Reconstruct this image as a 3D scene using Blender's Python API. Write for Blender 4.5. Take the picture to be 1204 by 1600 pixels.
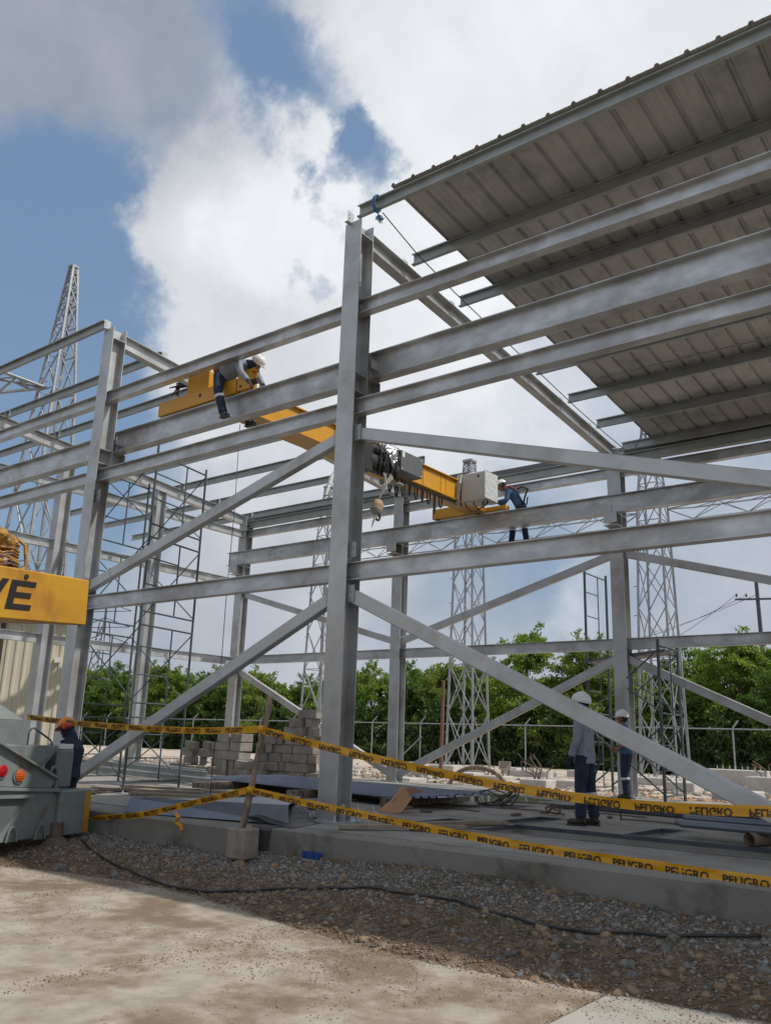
import bpy, bmesh, math, random
import numpy as np
from mathutils import Vector, Matrix, Euler

# ------------------------------------------------------------------ start
for o in list(bpy.data.objects): bpy.data.objects.remove(o)
S = bpy.context.scene
COL = S.collection
R = random.Random(11)
rad = math.radians

# ------------------------------------------------------------------ camera
YAW, PIT, ROL, FPX = 0.6673, 0.2583, 0.0325, 1340.5
CAM = Vector((7.352, -8.354, 1.016))
cd = bpy.data.cameras.new('camera'); co = bpy.data.objects.new('camera', cd); COL.objects.link(co)
Fw = Vector((-math.sin(YAW)*math.cos(PIT), math.cos(YAW)*math.cos(PIT), math.sin(PIT)))
Rt = Vector((math.cos(YAW), math.sin(YAW), 0)); Up = Rt.cross(Fw)
Rt2 = Rt*math.cos(ROL) + Up*math.sin(ROL); Up2 = -Rt*math.sin(ROL) + Up*math.cos(ROL)
m3 = Matrix((Rt2, Up2, -Fw)).transposed()
co.matrix_world = Matrix.Translation(CAM) @ m3.to_4x4()
cd.sensor_fit = 'VERTICAL'; cd.sensor_height = 36; cd.sensor_width = 36
cd.lens = FPX/1600*36
cd.clip_end = 3000; cd.clip_start = 0.05
S.camera = co

# ------------------------------------------------------------------ sun, sky, exposure
SUNDIR = Vector((0.70, 0.29, 1.0)).normalized()
SUN_EL = math.asin(SUNDIR.z); SUN_AZ = math.atan2(SUNDIR.x, SUNDIR.y)
sl = bpy.data.lights.new('sun', 'SUN'); sl.energy = 3.5; sl.angle = rad(0.6); sl.color = (1, .95, .87)
so = bpy.data.objects.new('sun', sl); COL.objects.link(so)
so.rotation_euler = (-SUNDIR).to_track_quat('-Z', 'Y').to_euler()
W = bpy.data.worlds.new('World'); S.world = W; W.use_nodes = True
S.view_settings.view_transform = 'Standard'; S.view_settings.look = 'None'
S.view_settings.exposure = 0; S.view_settings.gamma = 1; S.view_settings.use_curve_mapping = False
S.render.engine = 'CYCLES'

def build_world():
    nt = W.node_tree; nt.nodes.clear(); N = nt.nodes; L = nt.links
    out = N.new('ShaderNodeOutputWorld'); bg = N.new('ShaderNodeBackground'); L.new(bg.outputs[0], out.inputs[0])
    def V(op, a, b=None, c=None):
        n = N.new('ShaderNodeMath'); n.operation = op
        for i, x in enumerate((a, b, c)):
            if x is None: continue
            if isinstance(x, (int, float)): n.inputs[i].default_value = x
            else: L.new(x, n.inputs[i])
        return n.outputs[0]
    tc = N.new('ShaderNodeTexCoord'); gen = tc.outputs['Generated']
    # distort direction for ragged cloud edges
    def noise(scale, detail, rough, off=(0,0,0), vec=None):
        mp = N.new('ShaderNodeMapping'); mp.inputs['Location'].default_value = off
        L.new(vec or gen, mp.inputs[0])
        n = N.new('ShaderNodeTexNoise'); n.inputs['Scale'].default_value = scale
        n.inputs['Detail'].default_value = detail; n.inputs['Roughness'].default_value = rough
        L.new(mp.outputs[0], n.inputs['Vector']); return n
    nz = noise(5.0, 8, .62)
    sub = N.new('ShaderNodeVectorMath'); sub.operation = 'SUBTRACT'; sub.inputs[1].default_value = (.5,.5,.5)
    L.new(nz.outputs['Color'], sub.inputs[0])
    sc = N.new('ShaderNodeVectorMath'); sc.operation = 'SCALE'; sc.inputs['Scale'].default_value = .26
    L.new(sub.outputs[0], sc.inputs[0])
    ad = N.new('ShaderNodeVectorMath'); ad.operation = 'ADD'; L.new(gen, ad.inputs[0]); L.new(sc.outputs[0], ad.inputs[1])
    nrm = N.new('ShaderNodeVectorMath'); nrm.operation = 'NORMALIZE'; L.new(ad.outputs[0], nrm.inputs[0])
    def blob(d, r0, r1, w):
        dt = N.new('ShaderNodeVectorMath'); dt.operation = 'DOT_PRODUCT'; dt.inputs[1].default_value = Vector(d).normalized()
        L.new(nrm.outputs[0], dt.inputs[0])
        mr = N.new('ShaderNodeMapRange'); mr.interpolation_type = 'SMOOTHSTEP'
        mr.inputs['From Min'].default_value = math.cos(rad(r1)); mr.inputs['From Max'].default_value = math.cos(rad(r0))
        mr.inputs['To Min'].default_value = 0; mr.inputs['To Max'].default_value = w
        L.new(dt.outputs['Value'], mr.inputs[0]); return mr.outputs[0]
    def summed(bl):
        s = None
        for b in bl:
            x = blob(*b); s = x if s is None else V('ADD', s, x)
        return s
    def D(az, el):   # azimuth in degrees from +Y towards -X, elevation
        a, e = rad(az), rad(el); return (-math.sin(a)*math.cos(e), math.cos(a)*math.cos(e), math.sin(e))
    # coverage: positive = cloud, negative = clear sky (directions as seen over the site)
    cov = summed(CLOUD_COVER(D))
    n2 = noise(4.6, 9, .6, (3.1, .4, 7.2))
    cov = V('ADD', cov, V('MULTIPLY', V('SUBTRACT', n2.outputs['Fac'], .5), 1.25))
    mask = N.new('ShaderNodeMapRange'); mask.interpolation_type = 'SMOOTHSTEP'
    mask.inputs['From Min'].default_value = -.16; mask.inputs['From Max'].default_value = .78
    L.new(cov, mask.inputs[0])
    # brightness of the cloud
    br = summed(CLOUD_LIGHT(D))
    n3 = noise(4.2, 7, .6, (8.2, 1.4, 2.2)); n4 = noise(1.6, 4, .5, (2.2, 5.4, 1.2))
    br = V('ADD', br, V('MULTIPLY', V('SUBTRACT', n3.outputs['Fac'], .5), .7))
    br = V('ADD', br, V('MULTIPLY', V('SUBTRACT', n4.outputs['Fac'], .5), .6))
    # rim: cloud edges next to blue are brighter
    cr = N.new('ShaderNodeValToRGB'); e = cr.color_ramp.elements
    e[0].position = 0; e[0].color = (.235, .27, .335, 1); e[1].position = 1; e[1].color = (.80, .82, .85, 1)
    k = e.new(.35); k.color = (.39, .42, .475, 1); k = e.new(.65); k.color = (.575, .60, .64, 1)
    L.new(br, cr.inputs[0])
    sky = N.new('ShaderNodeTexSky'); sky.sky_type = 'NISHITA'; sky.sun_disc = False
    sky.sun_elevation = SUN_EL; sky.sun_rotation = SUN_AZ; sky.air_density = 1.4; sky.dust_density = 2.0; sky.ozone_density = 1.5
    sm = N.new('ShaderNodeVectorMath'); sm.operation = 'SCALE'; sm.inputs['Scale'].default_value = .075
    L.new(sky.outputs[0], sm.inputs[0])
    # hazy blue: nishita pulled towards a pale blue
    hz = N.new('ShaderNodeMix'); hz.data_type = 'RGBA'; hz.inputs[0].default_value = .6
    L.new(sm.outputs[0], hz.inputs[6]); hz.inputs[7].default_value = (.20, .315, .50, 1)
    mx = N.new('ShaderNodeMix'); mx.data_type = 'RGBA'; L.new(mask.outputs[0], mx.inputs[0])
    L.new(hz.outputs[2], mx.inputs[6]); L.new(cr.outputs[0], mx.inputs[7])
    L.new(mx.outputs[2], bg.inputs[0]); bg.inputs[1].default_value = 1.12

def CLOUD_COVER(D):
    return [
     (D(0,90), 178, 180, .46),
     (D(64,27), 4, 12, -.85), (D(66,15), 4, 12, -.55), (D(60,36), 1, 6, -.35),
     (D(52,41), 2, 7, -.30), (D(46,39.5), 1, 5, -.50),
     (D(50.5,33.5), 3, 8, .75), (D(55,30.5), 1, 5, .35), (D(47,26.5), 4, 10, .55), (D(46,35), 1, 5, .4),
     (D(45.2,31.0), .3, 2.6, -.95), (D(41.5,36.6), .5, 4.0, -1.0), (D(42.6,30.8), .3, 2.2, -.5),
     (D(27,42), 6, 17, .55), (D(36,29), 4, 9, .45), (D(66,43), 2, 14, .42), (D(58,48), 2, 8, .2),
     (D(31,12), 1, 6, -.22), (D(55,16), 1, 6, -.25), (D(44,10), 3, 9, .2), (D(-60, 30), 30, 70, .1),
    ]
def CLOUD_LIGHT(D):
    return [
     (D(0,90), 178, 180, .59),
     (D(50,35), 2, 8, .20), (D(47,33), 1, 5, .10),
     (D(24,42), 6, 20, .22), (D(34,26), 5, 14, .14),
     (D(30,5), 2, 13, -.20), (D(52,8), 2, 13, -.26), (D(14,9), 2, 10, -.12),
     (D(66,43), 4, 16, -.34), (D(52,45), 2, 9, -.2), (D(35, 20), 4, 10, .08),
     (D(26,9), .5, 2.5, .25), (D(56,15), .5, 2.5, .3),
    ]
build_world()

# ------------------------------------------------------------------ materials
MATS = {}
def mat(name, base, c2=None, rough=.7, metal=0., scale=4., detail=6., bump=0., bscale=40., contrast=(.35,.65),
        streak=False, spec=.5, c3=None, c3scale=.7, c3w=(.5,.7), stretch=None, transl=0, emis=None):
    m = bpy.data.materials.new(name); m.use_nodes = True; nt = m.node_tree; N = nt.nodes; L = nt.links
    b = N['Principled BSDF']; b.inputs['Roughness'].default_value = rough; b.inputs['Metallic'].default_value = metal
    b.inputs['Specular IOR Level'].default_value = spec
    geo = N.new('ShaderNodeNewGeometry'); vec = geo.outputs['Position']
    if streak or stretch:
        mp = N.new('ShaderNodeMapping'); mp.inputs['Scale'].default_value = stretch or (1, 1, .15); L.new(vec, mp.inputs[0]); v2 = mp.outputs[0]
    else: v2 = vec
    col = None
    if c2:
        n = N.new('ShaderNodeTexNoise'); n.inputs['Scale'].default_value = scale; n.inputs['Detail'].default_value = detail
        n.inputs['Roughness'].default_value = .62
        L.new(v2, n.inputs['Vector'])
        r = N.new('ShaderNodeMapRange'); r.inputs[1].default_value = contrast[0]; r.inputs[2].default_value = contrast[1]; L.new(n.outputs[0], r.inputs[0])
        x = N.new('ShaderNodeMix'); x.data_type = 'RGBA'; x.inputs[6].default_value = (*base, 1); x.inputs[7].default_value = (*c2, 1)
        L.new(r.outputs[0], x.inputs[0]); col = x.outputs[2]
        rr = N.new('ShaderNodeMapRange'); rr.inputs[3].default_value = max(rough-.08, .05); rr.inputs[4].default_value = min(rough+.1, 1); L.new(n.outputs[0], rr.inputs[0]); L.new(rr.outputs[0], b.inputs['Roughness'])
    if c3:
        n = N.new('ShaderNodeTexNoise'); n.inputs['Scale'].default_value = c3scale; n.inputs['Detail'].default_value = 8; n.inputs['Roughness'].default_value = .65
        mp = N.new('ShaderNodeMapping'); mp.inputs['Location'].default_value = (13, 5, 9); L.new(vec, mp.inputs[0]); L.new(mp.outputs[0], n.inputs['Vector'])
        r = N.new('ShaderNodeMapRange'); r.inputs[1].default_value = c3w[0]; r.inputs[2].default_value = c3w[1]; L.new(n.outputs[0], r.inputs[0])
        x = N.new('ShaderNodeMix'); x.data_type = 'RGBA'; L.new(r.outputs[0], x.inputs[0])
        if col: L.new(col, x.inputs[6])
        else: x.inputs[6].default_value = (*base, 1)
        x.inputs[7].default_value = (*c3, 1); col = x.outputs[2]
    if col: L.new(col, b.inputs['Base Color'])
    else: b.inputs['Base Color'].default_value = (*base, 1)
    if bump:
        n = N.new('ShaderNodeTexNoise'); n.inputs['Scale'].default_value = bscale; n.inputs['Detail'].default_value = 5; L.new(vec, n.inputs['Vector'])
        bp = N.new('ShaderNodeBump'); bp.inputs['Strength'].default_value = bump; bp.inputs['Distance'].default_value = .02
        L.new(n.outputs[0], bp.inputs['Height']); L.new(bp.outputs[0], b.inputs['Normal'])
    if transl:
        t = N.new('ShaderNodeBsdfTranslucent')
        if col: L.new(col, t.inputs[0])
        else: t.inputs[0].default_value = (*base, 1)
        ms = N.new('ShaderNodeMixShader'); ms.inputs[0].default_value = transl
        L.new(b.outputs[0], ms.inputs[1]); L.new(t.outputs[0], ms.inputs[2]); L.new(ms.outputs[0], N['Material Output'].inputs[0])
    if emis: b.inputs['Emission Color'].default_value = (*emis, 1)
    MATS[name] = m; return m

STEEL = mat('galvanised_steel', (.42,.435,.44), (.52,.535,.54), rough=.40, metal=.5, scale=2.6, contrast=(.3,.7), streak=False, c3=(.31,.285,.255), c3scale=1.1, c3w=(.48,.72), bump=.05, bscale=25)
STEELB = mat('galvanised_beam', (.42,.435,.445), (.64,.66,.675), rough=.37, metal=.5, scale=2.4, contrast=(.42,.66), stretch=(.7,1,1.6), c3=(.29,.275,.255), c3scale=.9, c3w=(.48,.7), bump=.05, bscale=18)  # pale mottle puts cloudy zinc reflections into the colour
STEELD = mat('galvanised_far', (.32,.34,.36), (.40,.42,.44), rough=.5, metal=.35, scale=3)
TUBEW = mat('galvanised_lattice', (.25,.265,.28), (.34,.355,.37), rough=.45, metal=.45, scale=5)
ROOF = mat('roof_sheet', (.41,.40,.38), (.50,.49,.465), rough=.42, metal=.3, scale=2.5, stretch=(1,.3,1), c3=(.27,.275,.265), c3scale=1.2)
PURL = mat('purlin_steel', (.30,.325,.32), (.40,.425,.42), rough=.48, metal=.35, scale=3)
DARKST = mat('dark_primed_steel', (.06,.065,.08), (.10,.11,.13), rough=.4, metal=.3, scale=5)
CONC = mat('slab_concrete', (.22,.21,.19), (.32,.305,.28), rough=.9, scale=1.6, contrast=(.3,.7), bump=.25, bscale=30, c3=(.14,.125,.105), c3scale=.9, c3w=(.5,.7))
CONC2 = mat('plinth_concrete', (.19,.18,.162), (.25,.24,.218), rough=.9, scale=1.2, stretch=(.5,1,1.2), bump=.3, bscale=22, c3=(.085,.075,.058), c3scale=1.3, c3w=(.55,.70))
PEDC = mat('pedestal_concrete', (.42,.40,.37), (.50,.48,.45), rough=.9, scale=3, bump=.2, bscale=30)
ROADM = mat('road_concrete', (.275,.235,.18), (.39,.345,.28), rough=.95, scale=3.2, contrast=(.38,.6), bump=.4, bscale=70, c3=(.185,.135,.088), c3scale=1.5, c3w=(.47,.62))
DIRT = mat('dirt', (.10,.068,.042), (.16,.115,.075), rough=1, scale=9, contrast=(.4,.6), bump=1.0, bscale=45, c3=(.26,.21,.15), c3scale=3.5, c3w=(.52,.66))
DIRTR = mat('rubble_dirt', (.42,.33,.25), (.52,.46,.40), rough=1, scale=2.5, bump=.6, bscale=25, c3=(.30,.19,.12), c3scale=1.2)
STONES = [mat('stone_grey', (.105,.098,.09), (.19,.18,.165), rough=.9, scale=14, contrast=(.4,.6)), mat('stone_tan', (.15,.10,.06), (.28,.20,.13), rough=.9, scale=14, contrast=(.4,.6)),
          mat('stone_rust', (.11,.065,.036), (.19,.12,.07), rough=.95, scale=14), mat('stone_pale', (.30,.29,.27), (.19,.185,.172), rough=.85, scale=14, contrast=(.4,.6))]
YEL = mat('yellow_crane_paint', (.56,.27,.015), (.62,.31,.02), rough=.38, scale=2)
YELC = mat('weathered_yellow_paint', (.52,.28,.022), (.44,.20,.02), rough=.45, scale=1.6, contrast=(.4,.75), c3=(.30,.12,.03), c3scale=1.7, c3w=(.50,.74))
YELH = mat('yellow_hydraulics', (.50,.26,.03), (.16,.08,.03), rough=.5, scale=16, contrast=(.4,.6), bump=.8, bscale=30)
GREYP = mat('truck_grey_paint', (.15,.175,.176), (.20,.225,.222), rough=.45, scale=2.6, c3=(.12,.095,.07), c3scale=3.6, c3w=(.55,.72), bump=.12, bscale=9)
BLACK = mat('black_rubber', (.018,.018,.02), (.03,.03,.03), rough=.5)
BLKP = mat('black_print', (.012,.012,.012), rough=.6)
DGREY = mat('dark_grey_plate', (.10,.105,.11), (.13,.135,.14), rough=.4)
SCAFM = mat('scaffold_paint', (.055,.085,.095), (.11,.13,.135), rough=.5, metal=.3, scale=9, c3=(.16,.11,.08), c3scale=5, c3w=(.6,.75))
WOOD = mat('weathered_wood', (.11,.08,.055), (.27,.22,.175), rough=.9, scale=14, contrast=(.4,.6), stretch=(1,1,.3), bump=.3, bscale=40)
WOODP = mat('timber_plank', (.20,.155,.115), (.32,.27,.21), rough=.9, scale=6, stretch=(.3,1,1), bump=.2)
BLOCKM = mat('block_concrete', (.21,.18,.15), (.30,.265,.23), rough=.95, scale=6, bump=.5, bscale=45)
BLOCKM2 = mat('block_concrete_pale', (.34,.315,.285), (.26,.235,.205), rough=.95, scale=6, bump=.5, bscale=45)
TAPE = mat('tape_yellow', (.66,.34,.010), (.56,.28,.010), rough=.35, scale=6, transl=.2)
LEAF = [mat('leaf_bright', (.22,.33,.04), (.12,.22,.028), rough=.5, scale=.9, transl=.5, c3=(.31,.34,.065), c3scale=.5),
        mat('leaf_mid', (.14,.245,.036), (.075,.155,.025), rough=.5, scale=1.2, transl=.48),
        mat('leaf_olive', (.26,.33,.06), (.14,.21,.04), rough=.5, scale=1.2, transl=.48), mat('leaf_shaded', (.07,.13,.02), (.04,.08,.014), rough=.5, scale=1.2, transl=.3)]  # last leaf tone holds the shade of the lower wood in its colour
BARK = mat('bark', (.09,.075,.06), (.14,.12,.10), rough=.95, scale=8)
CREAM = mat('cream_cladding', (.55,.50,.38), (.60,.55,.43), rough=.6, scale=2)
SKIN = mat('skin', (.26,.13,.085), (.22,.105,.07), rough=.5, scale=30)
NAVY = mat('navy_cloth', (.015,.021,.045), (.026,.036,.07), rough=.9, scale=14, bump=.5, bscale=16)
GREYSH = mat('grey_blue_shirt', (.22,.255,.31), (.28,.32,.38), rough=.9, scale=8, bump=1.0, bscale=11)
BLUESH = mat('blue_shirt', (.05,.10,.21), (.07,.13,.26), rough=.9, scale=8, bump=.6, bscale=14)
HELM = mat('helmet_white', (.78,.78,.77), rough=.28)
HELMO = mat('helmet_orange', (.78,.22,.02), rough=.3)
REFL = mat('reflective_band', (.62,.65,.68), rough=.35)
BOOT = mat('boot_leather', (.022,.016,.013), (.035,.026,.02), rough=.5)
REDC = mat('red_cloth', (.55,.06,.03), rough=.6); ORNG = mat('orange_lens', (.55,.11,.015), rough=.2); REDL = mat('red_lens', (.45,.012,.012), rough=.2)
WHITEP = mat('white_paint', (.72,.72,.70), rough=.5)
FILM = mat('clear_wrap', (.50,.53,.53), (.70,.72,.72), rough=.25, scale=14, bump=1.0, bscale=30)
DUSTF = mat('dusty_film', (.27,.25,.21), (.40,.38,.34), rough=.35, scale=14, bump=1.0, bscale=30)
FOIL = mat('silver_foil', (.75,.76,.78), (.5,.5,.52), rough=.22, metal=.9, scale=12, bump=1.0, bscale=25)
BEIGEBOX = mat('beige_cabinet', (.48,.475,.42), rough=.5)
KRAFT = mat('kraft_wrap', (.36,.25,.13), (.46,.35,.21), rough=.7, scale=10, bump=.6)
CARD = mat('cardboard', (.50,.29,.16), (.42,.23,.12), rough=.8, scale=4)
ROPEB = mat('blue_rope', (.06,.16,.30), rough=.8)
TARP = mat('black_tarp', (.025,.027,.03), (.045,.047,.05), rough=.45, scale=5, bump=.4, bscale=12)
SHEETB = mat('blue_grey_sheet', (.13,.155,.20), (.18,.21,.26), rough=.35, metal=.4, scale=2)
ZINC = mat('zinc_pipe', (.45,.48,.50), (.55,.58,.60), rough=.4, metal=.45, scale=3)
RUST = mat('rusty_steel', (.12,.068,.043), (.18,.105,.07), rough=.85, scale=9)
MUD = mat('mud_water', (.16,.14,.11), rough=.04, spec=.9)
GLOVE = mat('dark_glove', (.02,.022,.03), rough=.8); GLOVEY = mat('yellow_glove', (.55,.33,.06), rough=.8)
HAIR = mat('hair', (.012,.01,.009), rough=.7)
BRUSHM = mat('blue_bristle', (.03,.10,.36), rough=.6)
GRASSM = mat('grass', (.07,.12,.03), (.11,.15,.05), rough=.9, scale=3, transl=.3)

# ------------------------------------------------------------------ mesh builder
class MB:
    def __init__(s): s.v = []; s.f = []; s.sm = False
    def add(s, vs, fs):
        n = len(s.v); s.v += [tuple(v) for v in vs]; s.f += [tuple(i+n for i in f) for f in fs]; return s
    def hexa(s, p):   # 8 points bottom 4 ccw, top 4 ccw
        return s.add(p, [(3,2,1,0),(4,5,6,7),(0,1,5,4),(1,2,6,5),(2,3,7,6),(3,0,4,7)])
    def box(s, x0, x1, y0, y1, z0, z1):
        return s.hexa([(x0,y0,z0),(x1,y0,z0),(x1,y1,z0),(x0,y1,z0),(x0,y0,z1),(x1,y0,z1),(x1,y1,z1),(x0,y1,z1)])
    def frame(s, p, q, up=(0,0,1)):
        p, q = Vector(p), Vector(q); d = (q-p).normalized(); u = Vector(up)
        if abs(d.dot(u)) > .995: u = Vector((0,1,0)) if abs(d.y) < .9 else Vector((1,0,0))
        r = d.cross(u).normalized(); u2 = r.cross(d).normalized(); return p, q, d, r, u2
    def bar(s, p, q, w, h, up=(0,0,1)):      # w along side, h along up
        p, q, d, r, u = s.frame(p, q, up); a, b = r*(w/2), u*(h/2)
        return s.hexa([p-a-b, p+a-b, q+a-b, q-a-b, p-a+b, p+a+b, q+a+b, q-a+b])
    def prof(s, p, q, pts, up=(0,0,1), cap=True):    # extruded closed profile (side, up)
        p, q, d, r, u = s.frame(p, q, up); n = len(pts)
        vs = [p + r*a + u*b for a, b in pts] + [q + r*a + u*b for a, b in pts]
        fs = [(i, (i+1) % n, n+(i+1) % n, n+i) for i in range(n)]
        if cap: fs += [tuple(range(n-1,-1,-1)), tuple(range(n, 2*n))]
        return s.add(vs, fs)
    def ibeam(s, p, q, h, w, tf=.014, tw=.010, up=(0,0,1)):
        H, Wd = h/2, w/2; t = tw/2
        pts = [(-Wd,-H),(Wd,-H),(Wd,-H+tf),(t,-H+tf),(t,H-tf),(Wd,H-tf),(Wd,H),(-Wd,H),(-Wd,H-tf),(-t,H-tf),(-t,-H+tf),(-Wd,-H+tf)]
        return s.prof(p, q, pts, up)
    def chan(s, p, q, h, w, t=.006, up=(0,0,1), lip=.02):   # C channel opening towards +side
        H = h/2
        pts = [(0,-H),(w,-H),(w,-H+lip),(w-t,-H+lip),(w-t,-H+t),(t,-H+t),(t,H-t),(w-t,H-t),(w-t,H-lip),(w,H-lip),(w,H),(0,H)]
        return s.prof(p, q, pts, up)
    def tube(s, p, q, r, n=8, r2=None, cap=True):
        r2 = r if r2 is None else r2; p, q, d, a, b = s.frame(p, q)
        c = [(math.cos(2*math.pi*i/n), math.sin(2*math.pi*i/n)) for i in range(n)]
        vs = [p + a*(r*x) + b*(r*y) for x, y in c] + [q + a*(r2*x) + b*(r2*y) for x, y in c]
        fs = [(i, n+i, n+(i+1) % n, (i+1) % n) for i in range(n)]
        if cap: fs += [tuple(range(n)), tuple(range(2*n-1, n-1, -1))]
        return s.add(vs, fs)
    def path(s, pts, r, n=6):
        pts = [Vector(p) for p in pts]; base = len(s.v); m = len(pts); prev = None
        for i, p in enumerate(pts):
            d = (pts[min(i+1, m-1)] - pts[max(i-1, 0)]).normalized()
            if prev is None:
                u = Vector((0,0,1)) if abs(d.z) < .9 else Vector((1,0,0)); a = d.cross(u).normalized()
            else: a = (prev - d*prev.dot(d)).normalized()
            prev = a; b = d.cross(a); rr = r[i] if isinstance(r, (list, tuple)) else r
            s.v += [tuple(p + a*(rr*math.cos(2*math.pi*k/n)) + b*(rr*math.sin(2*math.pi*k/n))) for k in range(n)]
        for i in range(m-1):
            for k in range(n):
                k2 = (k+1) % n; s.f.append((base+i*n+k, base+i*n+k2, base+(i+1)*n+k2, base+(i+1)*n+k))
        s.f.append(tuple(base+k for k in range(n-1,-1,-1))); s.f.append(tuple(base+(m-1)*n+k for k in range(n)))
        return s
    def ell(s, c, r, n=12, m=8, rot=None, z0=-1., z1=1.):
        c = Vector(c); base = len(s.v)
        for j in range(m+1):
            zz = z0 + (z1-z0)*j/m; th = math.asin(max(-1, min(1, zz)))
            for i in range(n):
                a = 2*math.pi*i/n; p = Vector((r[0]*math.cos(th)*math.cos(a), r[1]*math.cos(th)*math.sin(a), r[2]*math.sin(th)))
                if rot: p = rot @ p
                s.v.append(tuple(c+p))
        for j in range(m):
            for i in range(n):
                i2 = (i+1) % n; s.f.append((base+j*n+i, base+j*n+i2, base+(j+1)*n+i2, base+(j+1)*n+i))
        s.f.append(tuple(base+i for i in range(n-1,-1,-1))); s.f.append(tuple(base+m*n+i for i in range(n)))
        return s
    def plate(s, pts, nrm, t):    # polygon with thickness along nrm
        nrm = Vector(nrm).normalized()*t; n = len(pts)
        vs = [Vector(p) for p in pts] + [Vector(p)+nrm for p in pts]
        return s.add(vs, [tuple(range(n-1,-1,-1)), tuple(range(n, 2*n))] + [(i, (i+1) % n, n+(i+1) % n, n+i) for i in range(n)])
    def mesh(s, name, m=None, smooth=False):
        me = bpy.data.meshes.new(name); me.from_pydata(s.v, [], s.f); me.validate()
        if m: me.materials.append(m)
        if smooth: me.shade_smooth()
        return me
    def build(s, name, m, parent=None, smooth=False, loc=None, bevel=0):
        o = bpy.data.objects.new(name, s.mesh(name, m, smooth)); COL.objects.link(o)
        bm = bmesh.new(); bm.from_mesh(o.data); bmesh.ops.recalc_face_normals(bm, faces=bm.faces)
        if bevel: bmesh.ops.bevel(bm, geom=bm.edges, offset=bevel, segments=1, affect='EDGES')
        bm.to_mesh(o.data); bm.free()
        if parent is not None: put(o, parent)
        return o
def _comps(mb):
    par = list(range(len(mb.v)))
    def find(a):
        while par[a] != a: par[a] = par[par[a]]; a = par[a]
        return a
    for f in mb.f:
        r = find(f[0])
        for i in f[1:]:
            q = find(i)
            if q != r: par[q] = r
    g = {}
    for i, f in enumerate(mb.f): g.setdefault(find(f[0]), []).append(f)
    return list(g.values())
def split(mb, name, m, parent, bevel=0, smooth=False, mats=None, rr=None):
    out = []
    for fs in _comps(mb):
        ids = sorted({i for f in fs for i in f}); mp = {a: k for k, a in enumerate(ids)}
        b = MB(); b.v = [mb.v[i] for i in ids]; b.f = [tuple(mp[i] for i in f) for f in fs]
        mm = rr.choice(mats) if mats else m
        out.append(b.build(name, mm, parent, smooth=smooth, bevel=bevel))
    return out
def put(o, parent):
    o.parent = parent
    o.matrix_parent_inverse = Matrix.Identity(4)
    # meshes are authored in world coordinates: compensate for the parent's placement chain
    pw = world_of(parent)
    o.matrix_basis = pw.inverted() @ o.matrix_basis
def world_of(o):
    m = o.matrix_basis.copy(); p = o.parent
    while p: m = p.matrix_basis @ m; p = p.parent
    return m
def tag(o, label=None, cat=None, group=None, kind=None):
    if label: o['label'] = label
    if cat: o['category'] = cat
    if group: o['group'] = group
    if kind: o['kind'] = kind
    return o
def thing(name, loc, label, cat, group=None):
    o = bpy.data.objects.new(name, None); COL.objects.link(o); o.location = loc; o.empty_display_size = .2
    return tag(o, label, cat, group)
def kids(o): return [c for c in bpy.data.objects if c.parent == o]
def copy_tree(o, parent=None):
    c = o.copy(); COL.objects.link(c)
    if parent is not None: c.parent = parent
    for k in kids(o): copy_tree(k, c)
    return c
def lerp(a, b, t): return tuple(a[i]+(b[i]-a[i])*t for i in range(3))
def sag(a, b, s, n=12): return [(*lerp(a, b, i/n)[:2], lerp(a, b, i/n)[2] - s*4*(i/n)*(1-i/n)) for i in range(n+1)]

# ================================================================== STRUCTURE
SB = 0.304; SD = 0.289; HB = SB/2; SPAN = 9.44
XF = [-12., -6., 0., 6., 12.]
def ZR(y): return 8.33 - 0.0893*y          # top of the rafters
bld = thing('steel_frame_building', (0, 0, 0), 'unfinished galvanised steel frame hall, roof sheets over its right bays only', 'steel building')

def column(x, y0, top, base=True, corb=0):
    """H column, flanges facing the long walls; corb = +1/-1 side of the crane bracket"""
    b = MB(); y1 = y0+SD
    b.box(x-HB, x+HB, y0, y0+.014, 0, top).box(x-HB, x+HB, y1-.014, y1, 0, top).box(x-.006, x+.006, y0+.014, y1-.014, 0, top)
    c = b.build('column', STEEL, bld)
    s = MB()
    for z in (top-.235, 5.93, 5.66):
        for sx in (-1, 1):
            xa, xb = sorted((x+sx*.007, x+sx*(HB-.004))); s.box(xa, xb, y0+.015, y1-.015, z, z+.012)
    split(s, 'stiffener_plate', STEEL, c)
    p = MB(); p.box(x-.26, x+.26, y0-.12, y1+.12, 0, .028); p.build('base_plate', STEELD, c)
    bo = MB()
    for sx in (-.2, .2):
        for yy in (y0-.075, y1+.075):
            bo.tube((x+sx, yy, .028), (x+sx, yy, .055), .024, 6).tube((x+sx, yy, .055), (x+sx, yy, .10), .012, 6)
    split(bo, 'anchor_bolt', ZINC, c)
    if corb:
        k = MB(); ya, yb = (y1, y1+.28) if corb > 0 else (y0-.28, y0)
        k.box(x-HB, x+HB, ya+.001, yb-.001, 5.935, 5.949)                      # seat
        k.box(x-.006, x+.006, ya+.001, yb-.001, 5.68, 5.934)
        ye = yb if corb > 0 else ya
        k.box(x-HB, x+HB, min(ye, ye-corb*.012), max(ye, ye-corb*.012), 5.72, 5.934)
        k.box(x-HB, x+HB, ya+.001, yb-.001, 5.665, 5.679)
        k.build('crane_bracket', STEEL, c)
    return c
for x in XF:
    column(x, 0, 8.35, corb=1)
    cF = column(x, SPAN-SD, ZR(SPAN)+.0, corb=-1)
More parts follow.
